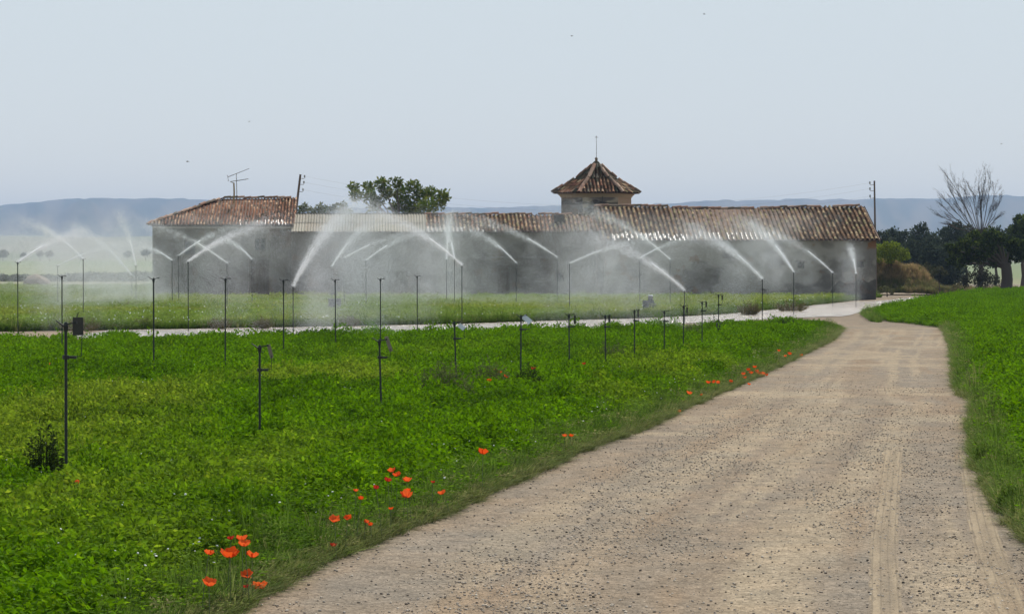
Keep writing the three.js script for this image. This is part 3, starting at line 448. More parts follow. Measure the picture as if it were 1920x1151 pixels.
{ // ---- six-sided dovecote tower behind the barn
  const c = V(5.42, 0, -185), t = thing('dovecote_tower', [c.x, 0, c.z], 0.10); tag(t, 'six-sided dovecote tower with tiled pyramid roof and iron finial behind the barn', 'tower');
  const R = 2.27, E = 6.62, hex = (r, y, k) => V(Math.cos(k * Math.PI / 3) * r, y, -Math.sin(k * Math.PI / 3) * r);
  const facetMats = [plasterMats[2], mat([0.34, 0.24, 0.15], 0.97), plasterMats[2], plasterMats[0], plasterMats[2], mat([0.36, 0.26, 0.165], 0.97)];
  for (let k = 0; k < 6; k++) {
    const a = hex(R, 0, k), b = hex(R, 0, k + 1), a2 = hex(R - 0.4, 0, k), b2 = hex(R - 0.4, 0, k + 1), up = V(0, E, 0), pos = [], uv = [], q = (p, x, y) => { pos.push(p.x, p.y, p.z); uv.push(x + k * 3.1, y); };
    const face = (p0, p1) => { const P = [[p0, 0, 0], [p1, R, 0], [p1.clone().add(up), R, E], [p0.clone().add(up), 0, E]]; for (const i of [0, 1, 2, 0, 2, 3]) q(...P[i]); };
    face(a, b); face(b2, a2); face(b.clone(), b2); face(a2, a);
    const g = new THREE.BufferGeometry(); g.setAttribute('position', new THREE.Float32BufferAttribute(pos, 3)); g.setAttribute('uv', new THREE.Float32BufferAttribute(uv, 2)); g.computeVertexNormals();
    part('wall_panel', g, facetMats[k], t);
  }
  part('cornice', join(...[[R + 0.10, R + 0.02, 0.12, E - 0.12], [R + 0.25, R + 0.1, 0.12, E]].map(([a, b, hh, y]) => new THREE.CylinderGeometry(a, b, hh, 6).rotateY(Math.PI / 6 * 3).translate(0, y, 0))), mat([0.36, 0.31, 0.22], 0.95), t);
  const prof = [[2.80, E + 0.08], [1.25, 7.66], [0.16, 8.62]], faces = [];
  for (let k = 0; k < 6; k++) for (let j = 0; j < 2; j++) faces.push([hex(prof[j][0], prof[j][1], k), hex(prof[j][0], prof[j][1], k + 1), hex(prof[j + 1][0], prof[j + 1][1], k + 1), hex(prof[j + 1][0], prof[j + 1][1], k)]);
  for (let k = 0; k < 6; k++) faces.push([hex(2.80, E + 0.08, k), hex(2.80, E + 0.08, k + 1), V(0, E + 0.08, 0)]);
  const roof = part('roof', polys(...faces), deckMat, t), list = [];
  for (let k = 0; k < 6; k++) for (let j = 0; j < 2; j++) {
    const a = hex(prof[j][0], prof[j][1], k), b = hex(prof[j][0], prof[j][1], k + 1), w = a.distanceTo(b), w2 = prof[j + 1][0], U = b.clone().sub(a).normalize(), m1 = a.clone().lerp(b, 0.5), m2 = hex(prof[j + 1][0], prof[j + 1][1], k).lerp(hex(prof[j + 1][0], prof[j + 1][1], k + 1), 0.5), S = m2.clone().sub(m1), L = S.length(); S.normalize();
    list.push(...layTiles({ O: a, U, S, W: w, L, pitch: 0.23, row: 0.36, tone: 'red', range: (s) => [s / L * (w - w2) / 2, w - s / L * (w - w2) / 2], toneAt: (u, s) => j || s > 1.1 ? 'moss' : rnd() < 0.4 ? 'brown' : rnd() < 0.35 ? 'moss' : 'red' }));
  }
  addTiles(roof, list, 0.23, 0.36);
  for (let k = 0; k < 6; k++) { ridge(roof, hex(2.85, E + 0.1, k), hex(1.25, 7.68, k), () => 0); ridge(roof, hex(1.25, 7.68, k), hex(0.1, 8.62, k), () => 0); }
  const cap = part('cap', new THREE.LatheGeometry([[0.5, 8.42], [0.36, 8.56], [0.2, 8.7], [0.1, 8.78]].map(([a, b]) => new THREE.Vector2(a, b)), 9), mat([0.13, 0.12, 0.085], 1), t);
  part('finial', new THREE.LatheGeometry([[0.001, 8.7], [0.10, 8.72], [0.085, 8.9], [0.10, 8.98], [0.06, 9.04], [0.001, 9.05]].map(([a, b]) => new THREE.Vector2(a, b)), 8), mat([0.20, 0.14, 0.09], 0.9), cap);
  const rod = part('iron_rod', tube([[0, 9.0, 0], [0.01, 9.7, 0], [0, 10.32, 0]], 0.018, 0.012, 5), ironMat, t);
  part('rod_star', join(new THREE.OctahedronGeometry(0.055).translate(0, 10.34, 0), boxAt(0.24, 0.015, 0.015, 0, 10.33, 0), boxAt(0.015, 0.015, 0.24, 0, 10.33, 0), boxAt(0.015, 0.14, 0.015, 0, 10.38, 0)), ironMat, rod);
  const pipe = part('drain_pipe', tube([[0.14, 6.5, 2.04], [0.13, 5.9, 2.03], [0.10, 5.3, 2.04]], 0.032, 0.032, 6), ironMat, t);
  part('pipe_bracket', join(boxAt(0.1, 0.06, 0.1, 0.13, 6.0, 2.0), boxAt(0.12, 0.1, 0.14, 0.10, 5.42, 2.0)), ironMat, pipe);
}
{ // ---- on the roofs and behind: aerial, post, poles and wires
  const d = 179.5, p0 = atDist(444, 372, d), a = thing('television_aerial', [p0.x, p0.y - 0.3, p0.z]); tag(a, 'thin television aerial with two booms on the house ridge', 'aerial');
  const px = (x, y) => { const q = atDist(x, y, d); return [q.x - p0.x, q.y - p0.y + 0.3, 0]; };
  part('mast', tube([[0, 0, 0], px(443, 340), px(442.5, 325)], 0.022, 0.016, 5), ironMat, a);
  const b1 = part('upper_boom', tube([px(427, 332), px(443, 325.5), px(467, 316)], 0.02, 0.014, 5), ironMat, a), b2 = part('lower_boom', tube([px(432, 340.5), px(443, 339), px(465, 335.5)], 0.02, 0.018, 5), ironMat, a);
  for (let i = 0; i < 9; i++) { const q = V(...px(431, 330)).lerp(V(...px(466, 316.4)), i / 8); part('element', tube([[q.x, q.y, -0.35 + i * 0.02], [q.x, q.y, 0.35 - i * 0.02]], 0.008, 0.008, 4), ironMat, b1); }
  part('reflector', join(tube([px(426, 329), px(428, 339)], 0.012, 0.012, 4), tube([[px(426, 329)[0], px(426, 329)[1], -0.5], [px(426, 329)[0], px(426, 329)[1], 0.5]], 0.01, 0.01, 4), tube([[px(428, 339)[0], px(428, 339)[1], -0.5], [px(428, 339)[0], px(428, 339)[1], 0.5]], 0.01, 0.01, 4)), ironMat, b1);
  for (let i = 0; i < 6; i++) { const q = V(...px(434, 340.2)).lerp(V(...px(464, 335.6)), i / 5); part('element', tube([[q.x, q.y, -0.7], [q.x, q.y, 0.7]], 0.008, 0.008, 4), ironMat, b2); }
  const q0 = atDist(438, 373, d - 0.6), post = thing('roof_post', [q0.x, q0.y - 0.3, q0.z]); tag(post, 'stout brown wooden post rising from the house roof beside the aerial', 'post');
  part('shaft', tube([[0, 0, 0], [0.02, 0.7, 0], [0, 1.3, 0]], 0.055, 0.045, 7), mat([0.30, 0.21, 0.10], 0.9), post); part('crossbar', tube([[-0.22, 1.36, 0], [0.02, 1.28, 0]], 0.02, 0.02, 5), ironMat, post);
  function linePole(x0, top, x1, base, dist, side, label) {
    const B = atDist(x1, base, dist), T = atDist(x0, top, dist), g = thing('utility_pole', [B.x, 0, B.z]); tag(g, label, 'utility pole', 'utility poles of the wire line');
    const at = (y) => V(lerp(0, T.x - B.x, (y - B.y) / (T.y - B.y)), y, 0);
    part('pole', tube([at(0), at(T.y * 0.5), at(T.y)], side > 0 ? 0.11 : 0.085, side > 0 ? 0.07 : 0.055, 7), mat([0.14, 0.105, 0.08], 0.95), g);
    const ends = []; for (const k of [0.25, 0.62, 1.08].map((v) => v * (dist / 180))) { const q = at(T.y - k); const ar = part('bracket', tube([q, q.clone().add(V(0.28 * side, -0.02, 0)), q.clone().add(V(0.30 * side, 0.1, 0))], 0.018, 0.016, 5), ironMat, g); part('insulator', new THREE.LatheGeometry([[0.001, 0.2], [0.05, 0.19], [0.055, 0.12], [0.035, 0.1], [0.06, 0.06], [0.02, 0.02]].map(([m, n]) => new THREE.Vector2(m, n)), 8).translate(q.x + 0.30 * side, q.y + 0.02, 0), mat([0.28, 0.30, 0.29], 0.3), ar); ends.push(V(q.x + 0.30 * side + B.x, q.y + 0.13, B.z)); }
    if (side > 0) part('stay_bar', tube([at(EYE + (HOR - 382) / F * dist), at(EYE + (HOR - 382) / F * dist).add(V(-0.65, 0.05, 0))], 0.03, 0.03, 5), ironMat, g);
    return ends;
  }
  const A = linePole(563, 327, 556, 385, 186, 1, 'thin leaning utility pole beside the tiled house'), B = linePole(1640, 339, 1641, 400, 190, -1, 'tall straight utility pole at the right end of the barn wing');
  A.forEach((p, i) => { const q = B[i], pts = []; for (let k = 0; k <= 24; k++) { const t = k / 24, r = p.clone().lerp(q, t); r.y -= 1.7 * 4 * t * (1 - t); pts.push(r); } const w = single('overhead_wire', tube(pts, 0.0025, 0.0025, 4), ironMat); tag(w, ['topmost', 'middle', 'lowest'][i] + ' of three sagging wires strung between the two utility poles', 'wire', 'overhead wires'); });
}

// ------------------------------------------------------------------ trees, shrubs, mound, far hedges
const barkMat = mat([0.085, 0.065, 0.05], 0.95), barkGeo = (pts, a, b, seg = 7) => tube(pts, a, b, seg);
function crownGeo(clumps, leaf, per, cols, up = 0.25) {     // clumps: [x, y, z, r] in metres; leaves sit mostly in the shell of each clump
  const s = new Soup();
  for (const [x, y, z, r] of clumps) {
    const n = Math.round(per * r * r), tone = rr(0.85, 1.15);
    for (let i = 0; i < n; i++) {
      const d = dirRnd(), k = r * Math.pow(rnd(), 0.38) * (0.72 + 0.5 * noise(d.x * 3 + x * 5, d.y * 3 + d.z * 2 + z)), o = V(x + d.x * k, y + d.y * k * 0.85, z + d.z * k), dir = dirRnd().addScaledVector(d, 0.6); dir.y += up; dir.normalize();
      s.leaf(o, dir, perp(dir), leaf * rr(0.6, 1.3), leaf * rr(0.35, 0.75), mul(cols[Math.floor(rnd() * cols.length)], tone * rr(0.75, 1.25)));
    }
  }
  return s.geo();
}
const treeLeaf = leafMat(0.4), dullLeaf = leafMat(0.2);
const pxClumps = (list, d, base, depth = 0.9) => list.map(([x, y, r], i) => { const p = atDist(x, y, d); return [p.x - base.x, p.y, (hash(i, 77) - 0.5) * 2 * depth * r * d / F, r * d / F]; });
function tree(name, label, group, d, baseX, clumps, { leaf = 0.2, per = 700, cols, trunk = 0.2, fork = 0.45, mat: m = treeLeaf, category = 'tree', depth = 1.4, limbs = 5 }) {
  const B = atDist(baseX, HOR, d), t = thing(name, [B.x, landY(d), B.z], 0); tag(t, label, category, group);
  const cl = pxClumps(clumps, d, B, depth).map(([x, y, z, r]) => [x, y - landY(d), z, r]), top = Math.max(...cl.map((c) => c[1])), mean = cl.reduce((a, c) => a + c[1], 0) / cl.length, fk = Math.max(0.3, mean * fork);
  const tr = part('trunk', barkGeo([V(0, -0.1, 0), V(0.06 * fk, fk * 0.5, 0), V(0, fk, 0)], trunk * 1.15, trunk * 0.8), barkMat, t);
  cl.slice(0, limbs).forEach(([x, y, z]) => part('limb', barkGeo([V(0, fk * 0.85, 0), V(x * 0.4, lerp(fk, y, 0.55), z * 0.4), V(x, y, z)], trunk * 0.3, trunk * 0.08, 5), barkMat, tr));
  part('crown', crownGeo(cl, leaf, per, cols), m, t);
  return t;
}
{
  const FIG = [[0.095, 0.145, 0.02], [0.14, 0.175, 0.03], [0.07, 0.115, 0.02], [0.18, 0.19, 0.05]];
  tree('fig_tree', 'broad leafy green tree rising behind the corrugated barn roof', null, 192, 748, [[664, 352, 11], [668, 368, 12], [690, 350, 12], [693, 368, 14], [716, 344, 12], [724, 362, 15], [744, 343, 12], [750, 362, 17], [772, 350, 15], [790, 366, 17], [808, 360, 11], [830, 364, 11], [822, 380, 14], [768, 385, 19], [742, 388, 14], [800, 390, 19], [700, 390, 11], [836, 374, 8], [775, 402, 17], [710, 378, 10]], { cols: FIG, leaf: 0.24, per: 900, trunk: 0.24, fork: 0.6, limbs: 9, depth: 2.2 });
  const GREYG = [[0.10, 0.125, 0.05], [0.13, 0.15, 0.06], [0.08, 0.11, 0.04]];
  for (const [bx, cl, label] of [[568, [[560, 394, 9], [572, 390, 10], [584, 396, 8]], 'small shrubby tree just right of the leaning pole'], [600, [[598, 390, 9], [610, 394, 9], [594, 400, 8]], 'middle one of the small shrubby trees over the corrugated roof'], [634, [[626, 392, 10], [640, 388, 11], [648, 396, 10]], 'shrubby tree touching the broad green tree behind the barn']]) tree('shrub_tree', label, 'small trees behind the barn', 198, bx, cl, { cols: GREYG, leaf: 0.22, per: 800, trunk: 0.1, depth: 1.5 });
  const DARK = [[0.034, 0.054, 0.012], [0.050, 0.074, 0.014], [0.075, 0.10, 0.018], [0.026, 0.040, 0.012]];
  tree('mulberry_tree', 'dark spreading tree with a thick leaning trunk at the right edge', null, 204, 1886, [[1790, 470, 13], [1806, 458, 15], [1830, 446, 15], [1855, 440, 14], [1876, 448, 15], [1900, 458, 15], [1846, 464, 19], [1816, 480, 15], [1870, 472, 17], [1804, 494, 11], [1905, 480, 13], [1915, 462, 13], [1930, 470, 20], [1868, 492, 9], [1888, 488, 10], [1836, 484, 11], [1784, 490, 8], [1778, 462, 7]], { cols: DARK, leaf: 0.26, per: 1000, trunk: 0.42, fork: 0.72, limbs: 10, depth: 2.0 });
  tree('tall_shrub_tree', 'tall dark tree cut off by the right picture edge above the fields', null, 262, 1918, [[1912, 414, 13], [1925, 425, 20], [1906, 432, 12], [1918, 450, 22], [1930, 470, 25]], { cols: DARK, leaf: 0.34, per: 550, trunk: 0.2 });
  // pine wood beyond the yard, tree by tree
  const PINE = [[0.055, 0.072, 0.045], [0.07, 0.088, 0.052], [0.046, 0.062, 0.042]];
  const pines = [[1652, 452, 20, 'at the barn wing corner'], [1672, 446, 19, 'behind the bright green bush'], [1692, 452, 20, 'second clear of the bright bush'], [1724, 440, 22, 'tallest round one left of the bare tree'], [1748, 456, 18, 'low one in the dip'], [1770, 446, 20, 'under the left twigs of the bare tree'], [1790, 436, 21, 'directly left of the bare trunk'], [1812, 442, 20, 'behind the bare trunk'], [1840, 448, 20, 'behind the dark tree crown'], [1868, 446, 20, 'right of the dark tree crown'], [1895, 440, 18, 'nearest the right picture edge'], [1708, 470, 22, 'front low one over the mound'], [1742, 478, 22, 'front low one over the shrubs'], [1780, 476, 24, 'front low one beside the dark tree']];
  pines.forEach(([x, y, r, where], i) => tree('pine_tree', 'dark blue-green pine in the wood, ' + where, 'pines of the wood beyond the yard', i > 10 ? 262 : 285 + (i * 37) % 24, x, [[x, y, r], [x - r * 0.55, y + r * 0.7, r * 0.75], [x + r * 0.6, y + r * 0.6, r * 0.75], [x, y + r * 1.3, r * 1.05], [x - r * 0.5, y + r * 2, r * 0.8], [x + r * 0.5, y + r * 2.1, r * 0.8], [x + r * 0.2, y - r * 0.55, r * 0.5], ...(x < 1800 ? [[x - r * 0.3, y + r * 2.9, r * 0.9], [x + r * 0.5, y + r * 3.4, r * 0.9]] : [])], { cols: PINE, leaf: 0.34, per: 330, trunk: 0.16, mat: dullLeaf, depth: 0.8, limbs: 4 }));
  tree('bright_bush', 'bright yellow-green bush on top of the grassy mound', null, 203, 1672, [[1652, 466, 10], [1664, 461, 10], [1680, 463, 11], [1696, 472, 9], [1656, 476, 11], [1672, 476, 12], [1668, 486, 11], [1688, 482, 10], [1648, 484, 9], [1702, 482, 7]], { cols: [[0.17, 0.22, 0.02], [0.22, 0.26, 0.03], [0.12, 0.17, 0.02]], leaf: 0.16, per: 1500, trunk: 0.08, fork: 0.8, category: 'bush', depth: 1 });
  const SCRUB = [[0.055, 0.065, 0.03], [0.08, 0.085, 0.04], [0.10, 0.09, 0.05]];
  for (const [x, y, d, cl, cols, label] of [[1738, 500, 206, [[1738, 502, 10], [1728, 508, 8], [1748, 508, 9]], SCRUB, 'dark rounded scrub at the right foot of the mound'], [1762, 506, 200, [[1762, 506, 9], [1772, 512, 7], [1752, 513, 8]], SCRUB, 'low scrub between the mound and the dark tree'], [1832, 528, 196, [[1818, 522, 13], [1836, 514, 15], [1852, 520, 14], [1842, 530, 15], [1866, 526, 12], [1808, 532, 11]], [[0.05, 0.05, 0.035], [0.075, 0.07, 0.05], [0.04, 0.042, 0.028]], 'dark brown thicket at the foot of the dark tree'], [1664, 540, 192, [[1660, 542, 8], [1672, 546, 6], [1650, 546, 7]], [[0.11, 0.12, 0.05], [0.15, 0.14, 0.07]], 'pale weedy clump at the barn wing corner'], [1792, 536, 194, [[1792, 540, 7], [1800, 536, 6]], [[0.2, 0.17, 0.09], [0.16, 0.14, 0.07]], 'dry straw-coloured clump left of the thicket']])
    tree('scrub_bush', label, null, d, x, cl, { cols, leaf: 0.15, per: 1400, trunk: 0.04, fork: 0.5, mat: dullLeaf, category: 'bush', depth: 1 });
  // tree skeleton without leaves
  const d = 214, B = atDist(1838, HOR, d), t = thing('bare_tree', [B.x, 0, B.z]); tag(t, 'bare grey leafless tree fanning its twigs behind the dark tree', 'tree');
  const px = (x, y) => { const p = atDist(x, y, d); return V(p.x - B.x, p.y, 0); }, twigMat = mat([0.06, 0.05, 0.042], 0.95), trunk = part('trunk', barkGeo([V(0, -0.1, 0), V(0.1, 1.8, 0), px(1840, 452)], 0.22, 0.16), twigMat, t), twigs = [];
  const grow2 = (a, b, r, lv) => { const m = a.clone().lerp(b, 0.5).add(V(gauss() * 0.12, gauss() * 0.06 - 0.05, gauss() * 0.14)); twigs.push(tube([a, m, b], r, r * 0.45, 4)); if (lv <= 0) return; const len = a.distanceTo(b), n = lv > 2 ? 7 : lv > 1 ? 4 : 3; for (let i = 0; i < n; i++) { const k = rr(0.35, 1), p = a.clone().lerp(b, k), dd = b.clone().sub(a).normalize().add(V(gauss() * 0.38, Math.abs(gauss()) * 0.25, gauss() * 0.45)).normalize(); grow2(p, p.clone().addScaledVector(dd, len * rr(0.25, 0.5)), r * 0.5, lv - 1); } };
  for (const [x0, y0, x1, y1] of [[1820, 430, 1762, 404], [1825, 432, 1772, 372], [1828, 430, 1788, 350], [1832, 430, 1800, 362], [1836, 432, 1818, 360], [1842, 432, 1836, 350], [1844, 430, 1846, 336], [1846, 430, 1862, 372], [1848, 432, 1868, 392], [1840, 440, 1878, 402], [1816, 432, 1776, 420], [1822, 432, 1766, 390], [1826, 430, 1780, 360], [1834, 430, 1808, 352], [1838, 432, 1826, 366], [1840, 430, 1842, 372], [1843, 432, 1854, 350], [1847, 430, 1872, 380], [1830, 432, 1796, 382]]) { twigs.length = 0; const root = px(1840, 455), a = px(x0, y0), b = px(x1, y1); b.z = gauss() * 1.1; grow2(root, a, 0.06, 0); grow2(a, b, 0.03, 3); part('branch', mergeGeometries(twigs.map(bare)), twigMat, t); }
}
{ // grassy mound right of the wing
  const B = atDist(1694, HOR, 204), pos = [], idx = [], n = 26; const g = new THREE.PlaneGeometry(9.6, 6, n, n).rotateX(-Math.PI / 2), p = g.attributes.position;
  const moundY = (x, z) => Math.max(-0.05, 2.35 * Math.exp(-Math.pow((x + 1.4) / 2.2, 2) - Math.pow(z / 2.0, 2)) + 1.2 * Math.exp(-Math.pow((x - 1.2) / 1.1, 2) - Math.pow(z / 1.8, 2)) + 0.25 * (fbm(x * 1.2, z * 1.2) - 0.5) - 0.03);
  for (let i = 0; i < p.count; i++) p.setY(i, moundY(p.getX(i), p.getZ(i))); g.computeVertexNormals();
  const o = single('mound', g, mat([0.28, 0.20, 0.12], 1)); o.position.set(B.x, 0, B.z); o.userData = { kind: 'structure', label: 'earth mound overgrown with dry grass right of the barn wing', category: 'mound' };
  const tf = tuftGeo(30, 0.36, 0.2, [1, 1, 1]), list = [], cols = [];
  for (let i = 0; i < 2200; i++) { const x = rr(-4.4, 4.4), z = rr(-1.5, 3), y = moundY(x, z); list.push(M4(V(B.x + x, Math.max(0, y), B.z + z), rr(0, 6.3), rr(1.2, 2.2), rr(0.8, 1.4))); cols.push(mul(y > 0.95 && rnd() < 0.75 ? [0.36, 0.26, 0.13] : rnd() < 0.55 ? [0.15, 0.165, 0.055] : [0.26, 0.20, 0.10], rr(0.7, 1.2))); }
  for (let i = 0; i < 2600; i++) { const d = rr(186, 260), x = rr(23, 38) * d / 200; if (x > 28 && d < 205 && rnd() < 0.8) continue; const road = Math.abs(x - lerp(25.3, 34.5, (d - 186) / 50)) < 3.4; if (road && d < 240) continue; list.push(M4(V(x, 0, -d), rr(0, 6.3), rr(1, 2), rr(0.4, 1.1))); cols.push(mul(rnd() < 0.55 ? [0.13, 0.14, 0.05] : [0.22, 0.165, 0.09], rr(0.7, 1.2))); }
  tag(instanced('dry_grass', tf, leafMat(0.55), list, cols), 'dry brown and olive grass over the mound and yard', 'grass', null, 'stuff');
}
{ // far plain at the left: hedge, heap and distant trees
  const HED = [[0.07, 0.08, 0.045], [0.10, 0.10, 0.055], [0.055, 0.065, 0.04]];
  const s = new Soup(); const B = atDist(140, HOR, 345);
  for (let i = 0; i < 9000; i++) { const x = rr(-26, 18), h = 0.45 + 0.9 * fbm(x * 0.3, 3, 3), o = V(x, h * Math.pow(rnd(), 0.8), rr(-1.2, 1.2)), dir = dirRnd(); s.leaf(o, dir, perp(dir), 0.32, 0.2, mul(HED[Math.floor(rnd() * 3)], rr(0.7, 1.2))); }
  const hg = thing('hedge', [B.x, 0, B.z]); tag(hg, 'long low dark hedge across the plain left of the farmhouse', 'hedge'); part('foliage', s.geo(), dullLeaf, hg); part('stem', join(...Array.from({ length: 12 }, (_, i) => tube([[-24 + i * 3.6, -0.1, 0], [-24 + i * 3.6 + 0.1, 0.6, 0]], 0.05, 0.03, 4))), barkMat, hg).userData.kind = 'stuff';
  const H = atDist(66, HOR, 300), hp = new THREE.SphereGeometry(1, 24, 12, 0, 6.2832, 0, Math.PI / 2), P = hp.attributes.position; for (let i = 0; i < P.count; i++) { const x = P.getX(i), y = P.getY(i), z = P.getZ(i), k = 0.85 + 0.35 * fbm(x * 2 + 4, z * 2 + y, 3); P.setXYZ(i, x * 1.35 * k, y * 1.05 * k, z * 1.3 * k); } hp.computeVertexNormals();
  const heap = single('soil_heap', hp, mat([0.26, 0.19, 0.14], 1)); heap.position.set(H.x, -0.02, H.z); tag(heap, 'rounded brown heap of soil beyond the field at far left', 'heap');
  const far = [[4, 472, 9, 'at the left picture edge'], [42, 476, 5, 'smallest, between the left edge and the paired trees'], [74, 473, 6, 'left one of the close pair'], [92, 473, 7, 'right one of the close pair'], [150, 477, 4, 'tiny, beyond the white-topped sprinkler'], [238, 474, 7, 'in the gap before the farmhouse'], [272, 470, 8, 'closest to the farmhouse corner']];
  far.forEach(([x, y, R9, where]) => { const r = R9 * 0.8; return tree('distant_tree', 'hazy little tree far on the plain, ' + where, 'trees far out on the left plain', 1350, x, [[x, y + r * 0.1, r * 0.7], [x - r * 0.9, y + r * 0.5, r * 0.5], [x + r * 1.1, y + r * 0.45, r * 0.45], [x + r * 0.5, y - r * 0.1, r * 0.45], [x, y + r * 0.7, r * 0.75], [x - r * 0.6, y + r, r * 0.6], [x + r * 0.6, y + r, r * 0.6]], { cols: [[0.075, 0.085, 0.055], [0.09, 0.10, 0.06]], leaf: 0.7, per: 110, trunk: 0.2, fork: 0.3, mat: dullLeaf, depth: 0.8, limbs: 2 }); });
}

// ------------------------------------------------------------------ weeds standing out of the crop
function weedGeo(w, h, n, cols, leaf = 0.05) {
  h += cols === BROWNW || cols === FRESHW ? 0.08 : 0.30; n *= 2.6;
  const s = new Soup(), stems = Math.max(6, Math.round(n / 26));
  for (let i = 0; i < stems; i++) { const a = rr(0, 6.283), r = w / 2 * Math.sqrt(rnd()), H = h * rr(0.55, 1.05) * (1 - 0.45 * (r / (w / 2)) ** 2), b = V(Math.cos(a) * r * 0.5, 0, Math.sin(a) * r * 0.5), tip = V(Math.cos(a) * r, H, Math.sin(a) * r); s.blade(b, tip, V(0, H * 0.08, 0), 0.012, mul(cols[0], 0.8)); for (let k = 0; k < 24; k++) { const t = rr(0.15, 1), o = b.clone().lerp(tip, t), dir = dirRnd(); dir.y += 0.5; dir.normalize(); s.leaf(o, dir, perp(dir), leaf * rr(0.6, 1.4), leaf * rr(0.25, 0.5), mul(cols[Math.floor(rnd() * cols.length)], rr(0.7, 1.25))); } }
  return s.geo();
}
const weedMat = leafMat(0.25), DARKW = [[0.035, 0.055, 0.012], [0.05, 0.075, 0.015], [0.028, 0.045, 0.012]], SAGEW = [[0.13, 0.16, 0.05], [0.16, 0.18, 0.065], [0.10, 0.13, 0.035]], BROWNW = [[0.15, 0.125, 0.06], [0.18, 0.15, 0.07], [0.12, 0.115, 0.05]], FRESHW = [[0.11, 0.18, 0.02], [0.15, 0.21, 0.03], [0.09, 0.15, 0.02]];
for (const [x, y, w, h, cols, n, label] of [
  [82, 893, 78, 120, DARKW, 1100, 'tall dark weed beside the nearest sprinkler pole'],
  [832, 742, 120, 62, SAGEW, 1500, 'grey-green feathery weeds spread left of the leaning sprinkler'], [918, 722, 90, 46, SAGEW, 1000, 'grey-green weeds around the poppies in mid field'], [790, 745, 60, 40, DARKW, 500, 'dark low weed before the grey-green weeds'],
  [992, 720, 66, 48, DARKW, 900, 'dark bushy weed at the foot of the white-plated sprinkler'], [1066, 700, 48, 34, DARKW, 600, 'small dark weed at the foot of the sprinkler right of the white plate'], [1148, 666, 70, 26, SAGEW, 600, 'pale grey-green weeds between two sprinklers in the upper field'], [1345, 612, 40, 26, DARKW, 450, 'dark weed below the boxed sprinkler at the field edge'], [1300, 625, 50, 22, SAGEW, 400, 'dull weeds by the thin sprinklers near the track'],
  [1480, 612, 60, 26, DARKW, 700, 'dark green tuft along the crest of the field tip'], [560, 640, 40, 20, DARKW, 350, 'small dark tuft at the back edge below the bright jet'],
  [1838, 880, 40, 40, FRESHW, 150, 'leafy weed leaning over the right road edge'], [1895, 965, 60, 45, FRESHW, 190, 'scraggly weed nearest the camera on the right road edge'], [1843, 770, 40, 34, FRESHW, 130, 'small ragged weed on the right road edge by the bend'],
  [236, 586, 44, 18, BROWNW, 600, 'brown weed patch left of the farmhouse in the wet field'], [150, 622, 90, 24, BROWNW, 800, 'brown weeds along the track below the leftmost sprinklers'], [268, 618, 40, 22, BROWNW, 500, 'dark brown tuft on the track edge left of the dark sprinkler'], [412, 618, 50, 22, BROWNW, 600, 'brown tuft on the track edge below the twin sprinklers'], [492, 617, 50, 22, BROWNW, 600, 'broad brown tuft between two dark sprinklers on the track edge'], [654, 613, 44, 18, BROWNW, 500, 'brown tuft right of the grey valve box'], [1404, 592, 54, 26, BROWNW, 700, 'round brown bush on the track edge by the spouting sprinkler'], [1485, 585, 70, 20, BROWNW, 700, 'brownish weeds where the track turns shining white'], [1610, 562, 50, 20, BROWNW, 500, 'low weeds against the far corner of the barn wing']]) {
  const p = onGround(x, y, x > 1820 || (y < 624 && !/field tip|back edge|boxed/.test(label)) ? 0 : 0.34), k = -p.z / F, t = thing('weed_clump', [p.x, 0, p.z]); tag(t, label, 'weed', 'weeds standing out of the crops'); part('foliage', weedGeo(w * k, h * k + (cols === SAGEW && x < 1400 ? 0.12 : 0), cols === SAGEW ? n * 1.8 : n, cols, Math.max(0.045, 3.2 * k)), weedMat, t);
}

// ------------------------------------------------------------------ poppies
const poppyMats = [[0.80, 0.10, 0.015], [0.85, 0.14, 0.03], [0.50, 0.035, 0.02]].map((c) => new THREE.MeshPhysicalMaterial({ color: new THREE.Color().setRGB(...c), roughness: 0.95, transmission: 0.45, thickness: 0, side: THREE.DoubleSide, specularIntensity: 0.1 })), stemMat = mat([0.10, 0.13, 0.05], 0.9), poppyCore = mat([0.02, 0.018, 0.02], 0.8);
function petalGeo(k) { const n = 7, m = 5, pos = [], idx = []; for (let j = 0; j <= m; j++) for (let i = 0; i <= n; i++) { const t = j / m, a = (i / n - 0.5) * 1.95, r = 0.5 * t * (1 + 0.07 * Math.sin(i * 2.1 + k)); pos.push(Math.sin(a) * r, 0.04 + 0.44 * t * t * (0.75 + 0.3 * Math.cos(a * 2)) + 0.05 * Math.sin(i * 1.9 + j * 1.3 + k), Math.cos(a) * r); } for (let j = 0; j < m; j++) for (let i = 0; i < n; i++) { const a = j * (n + 1) + i; idx.push(a, a + 1, a + n + 1, a + 1, a + n + 2, a + n + 1); } const g = new THREE.BufferGeometry(); g.setAttribute('position', new THREE.Float32BufferAttribute(pos, 3)); g.setIndex(idx); g.computeVertexNormals(); return g; }
const petals = [0, 1.3, 2.6, 4.2].map(petalGeo), coreGeo = new THREE.SphereGeometry(0.1, 8, 6).translate(0, 0.14, 0);
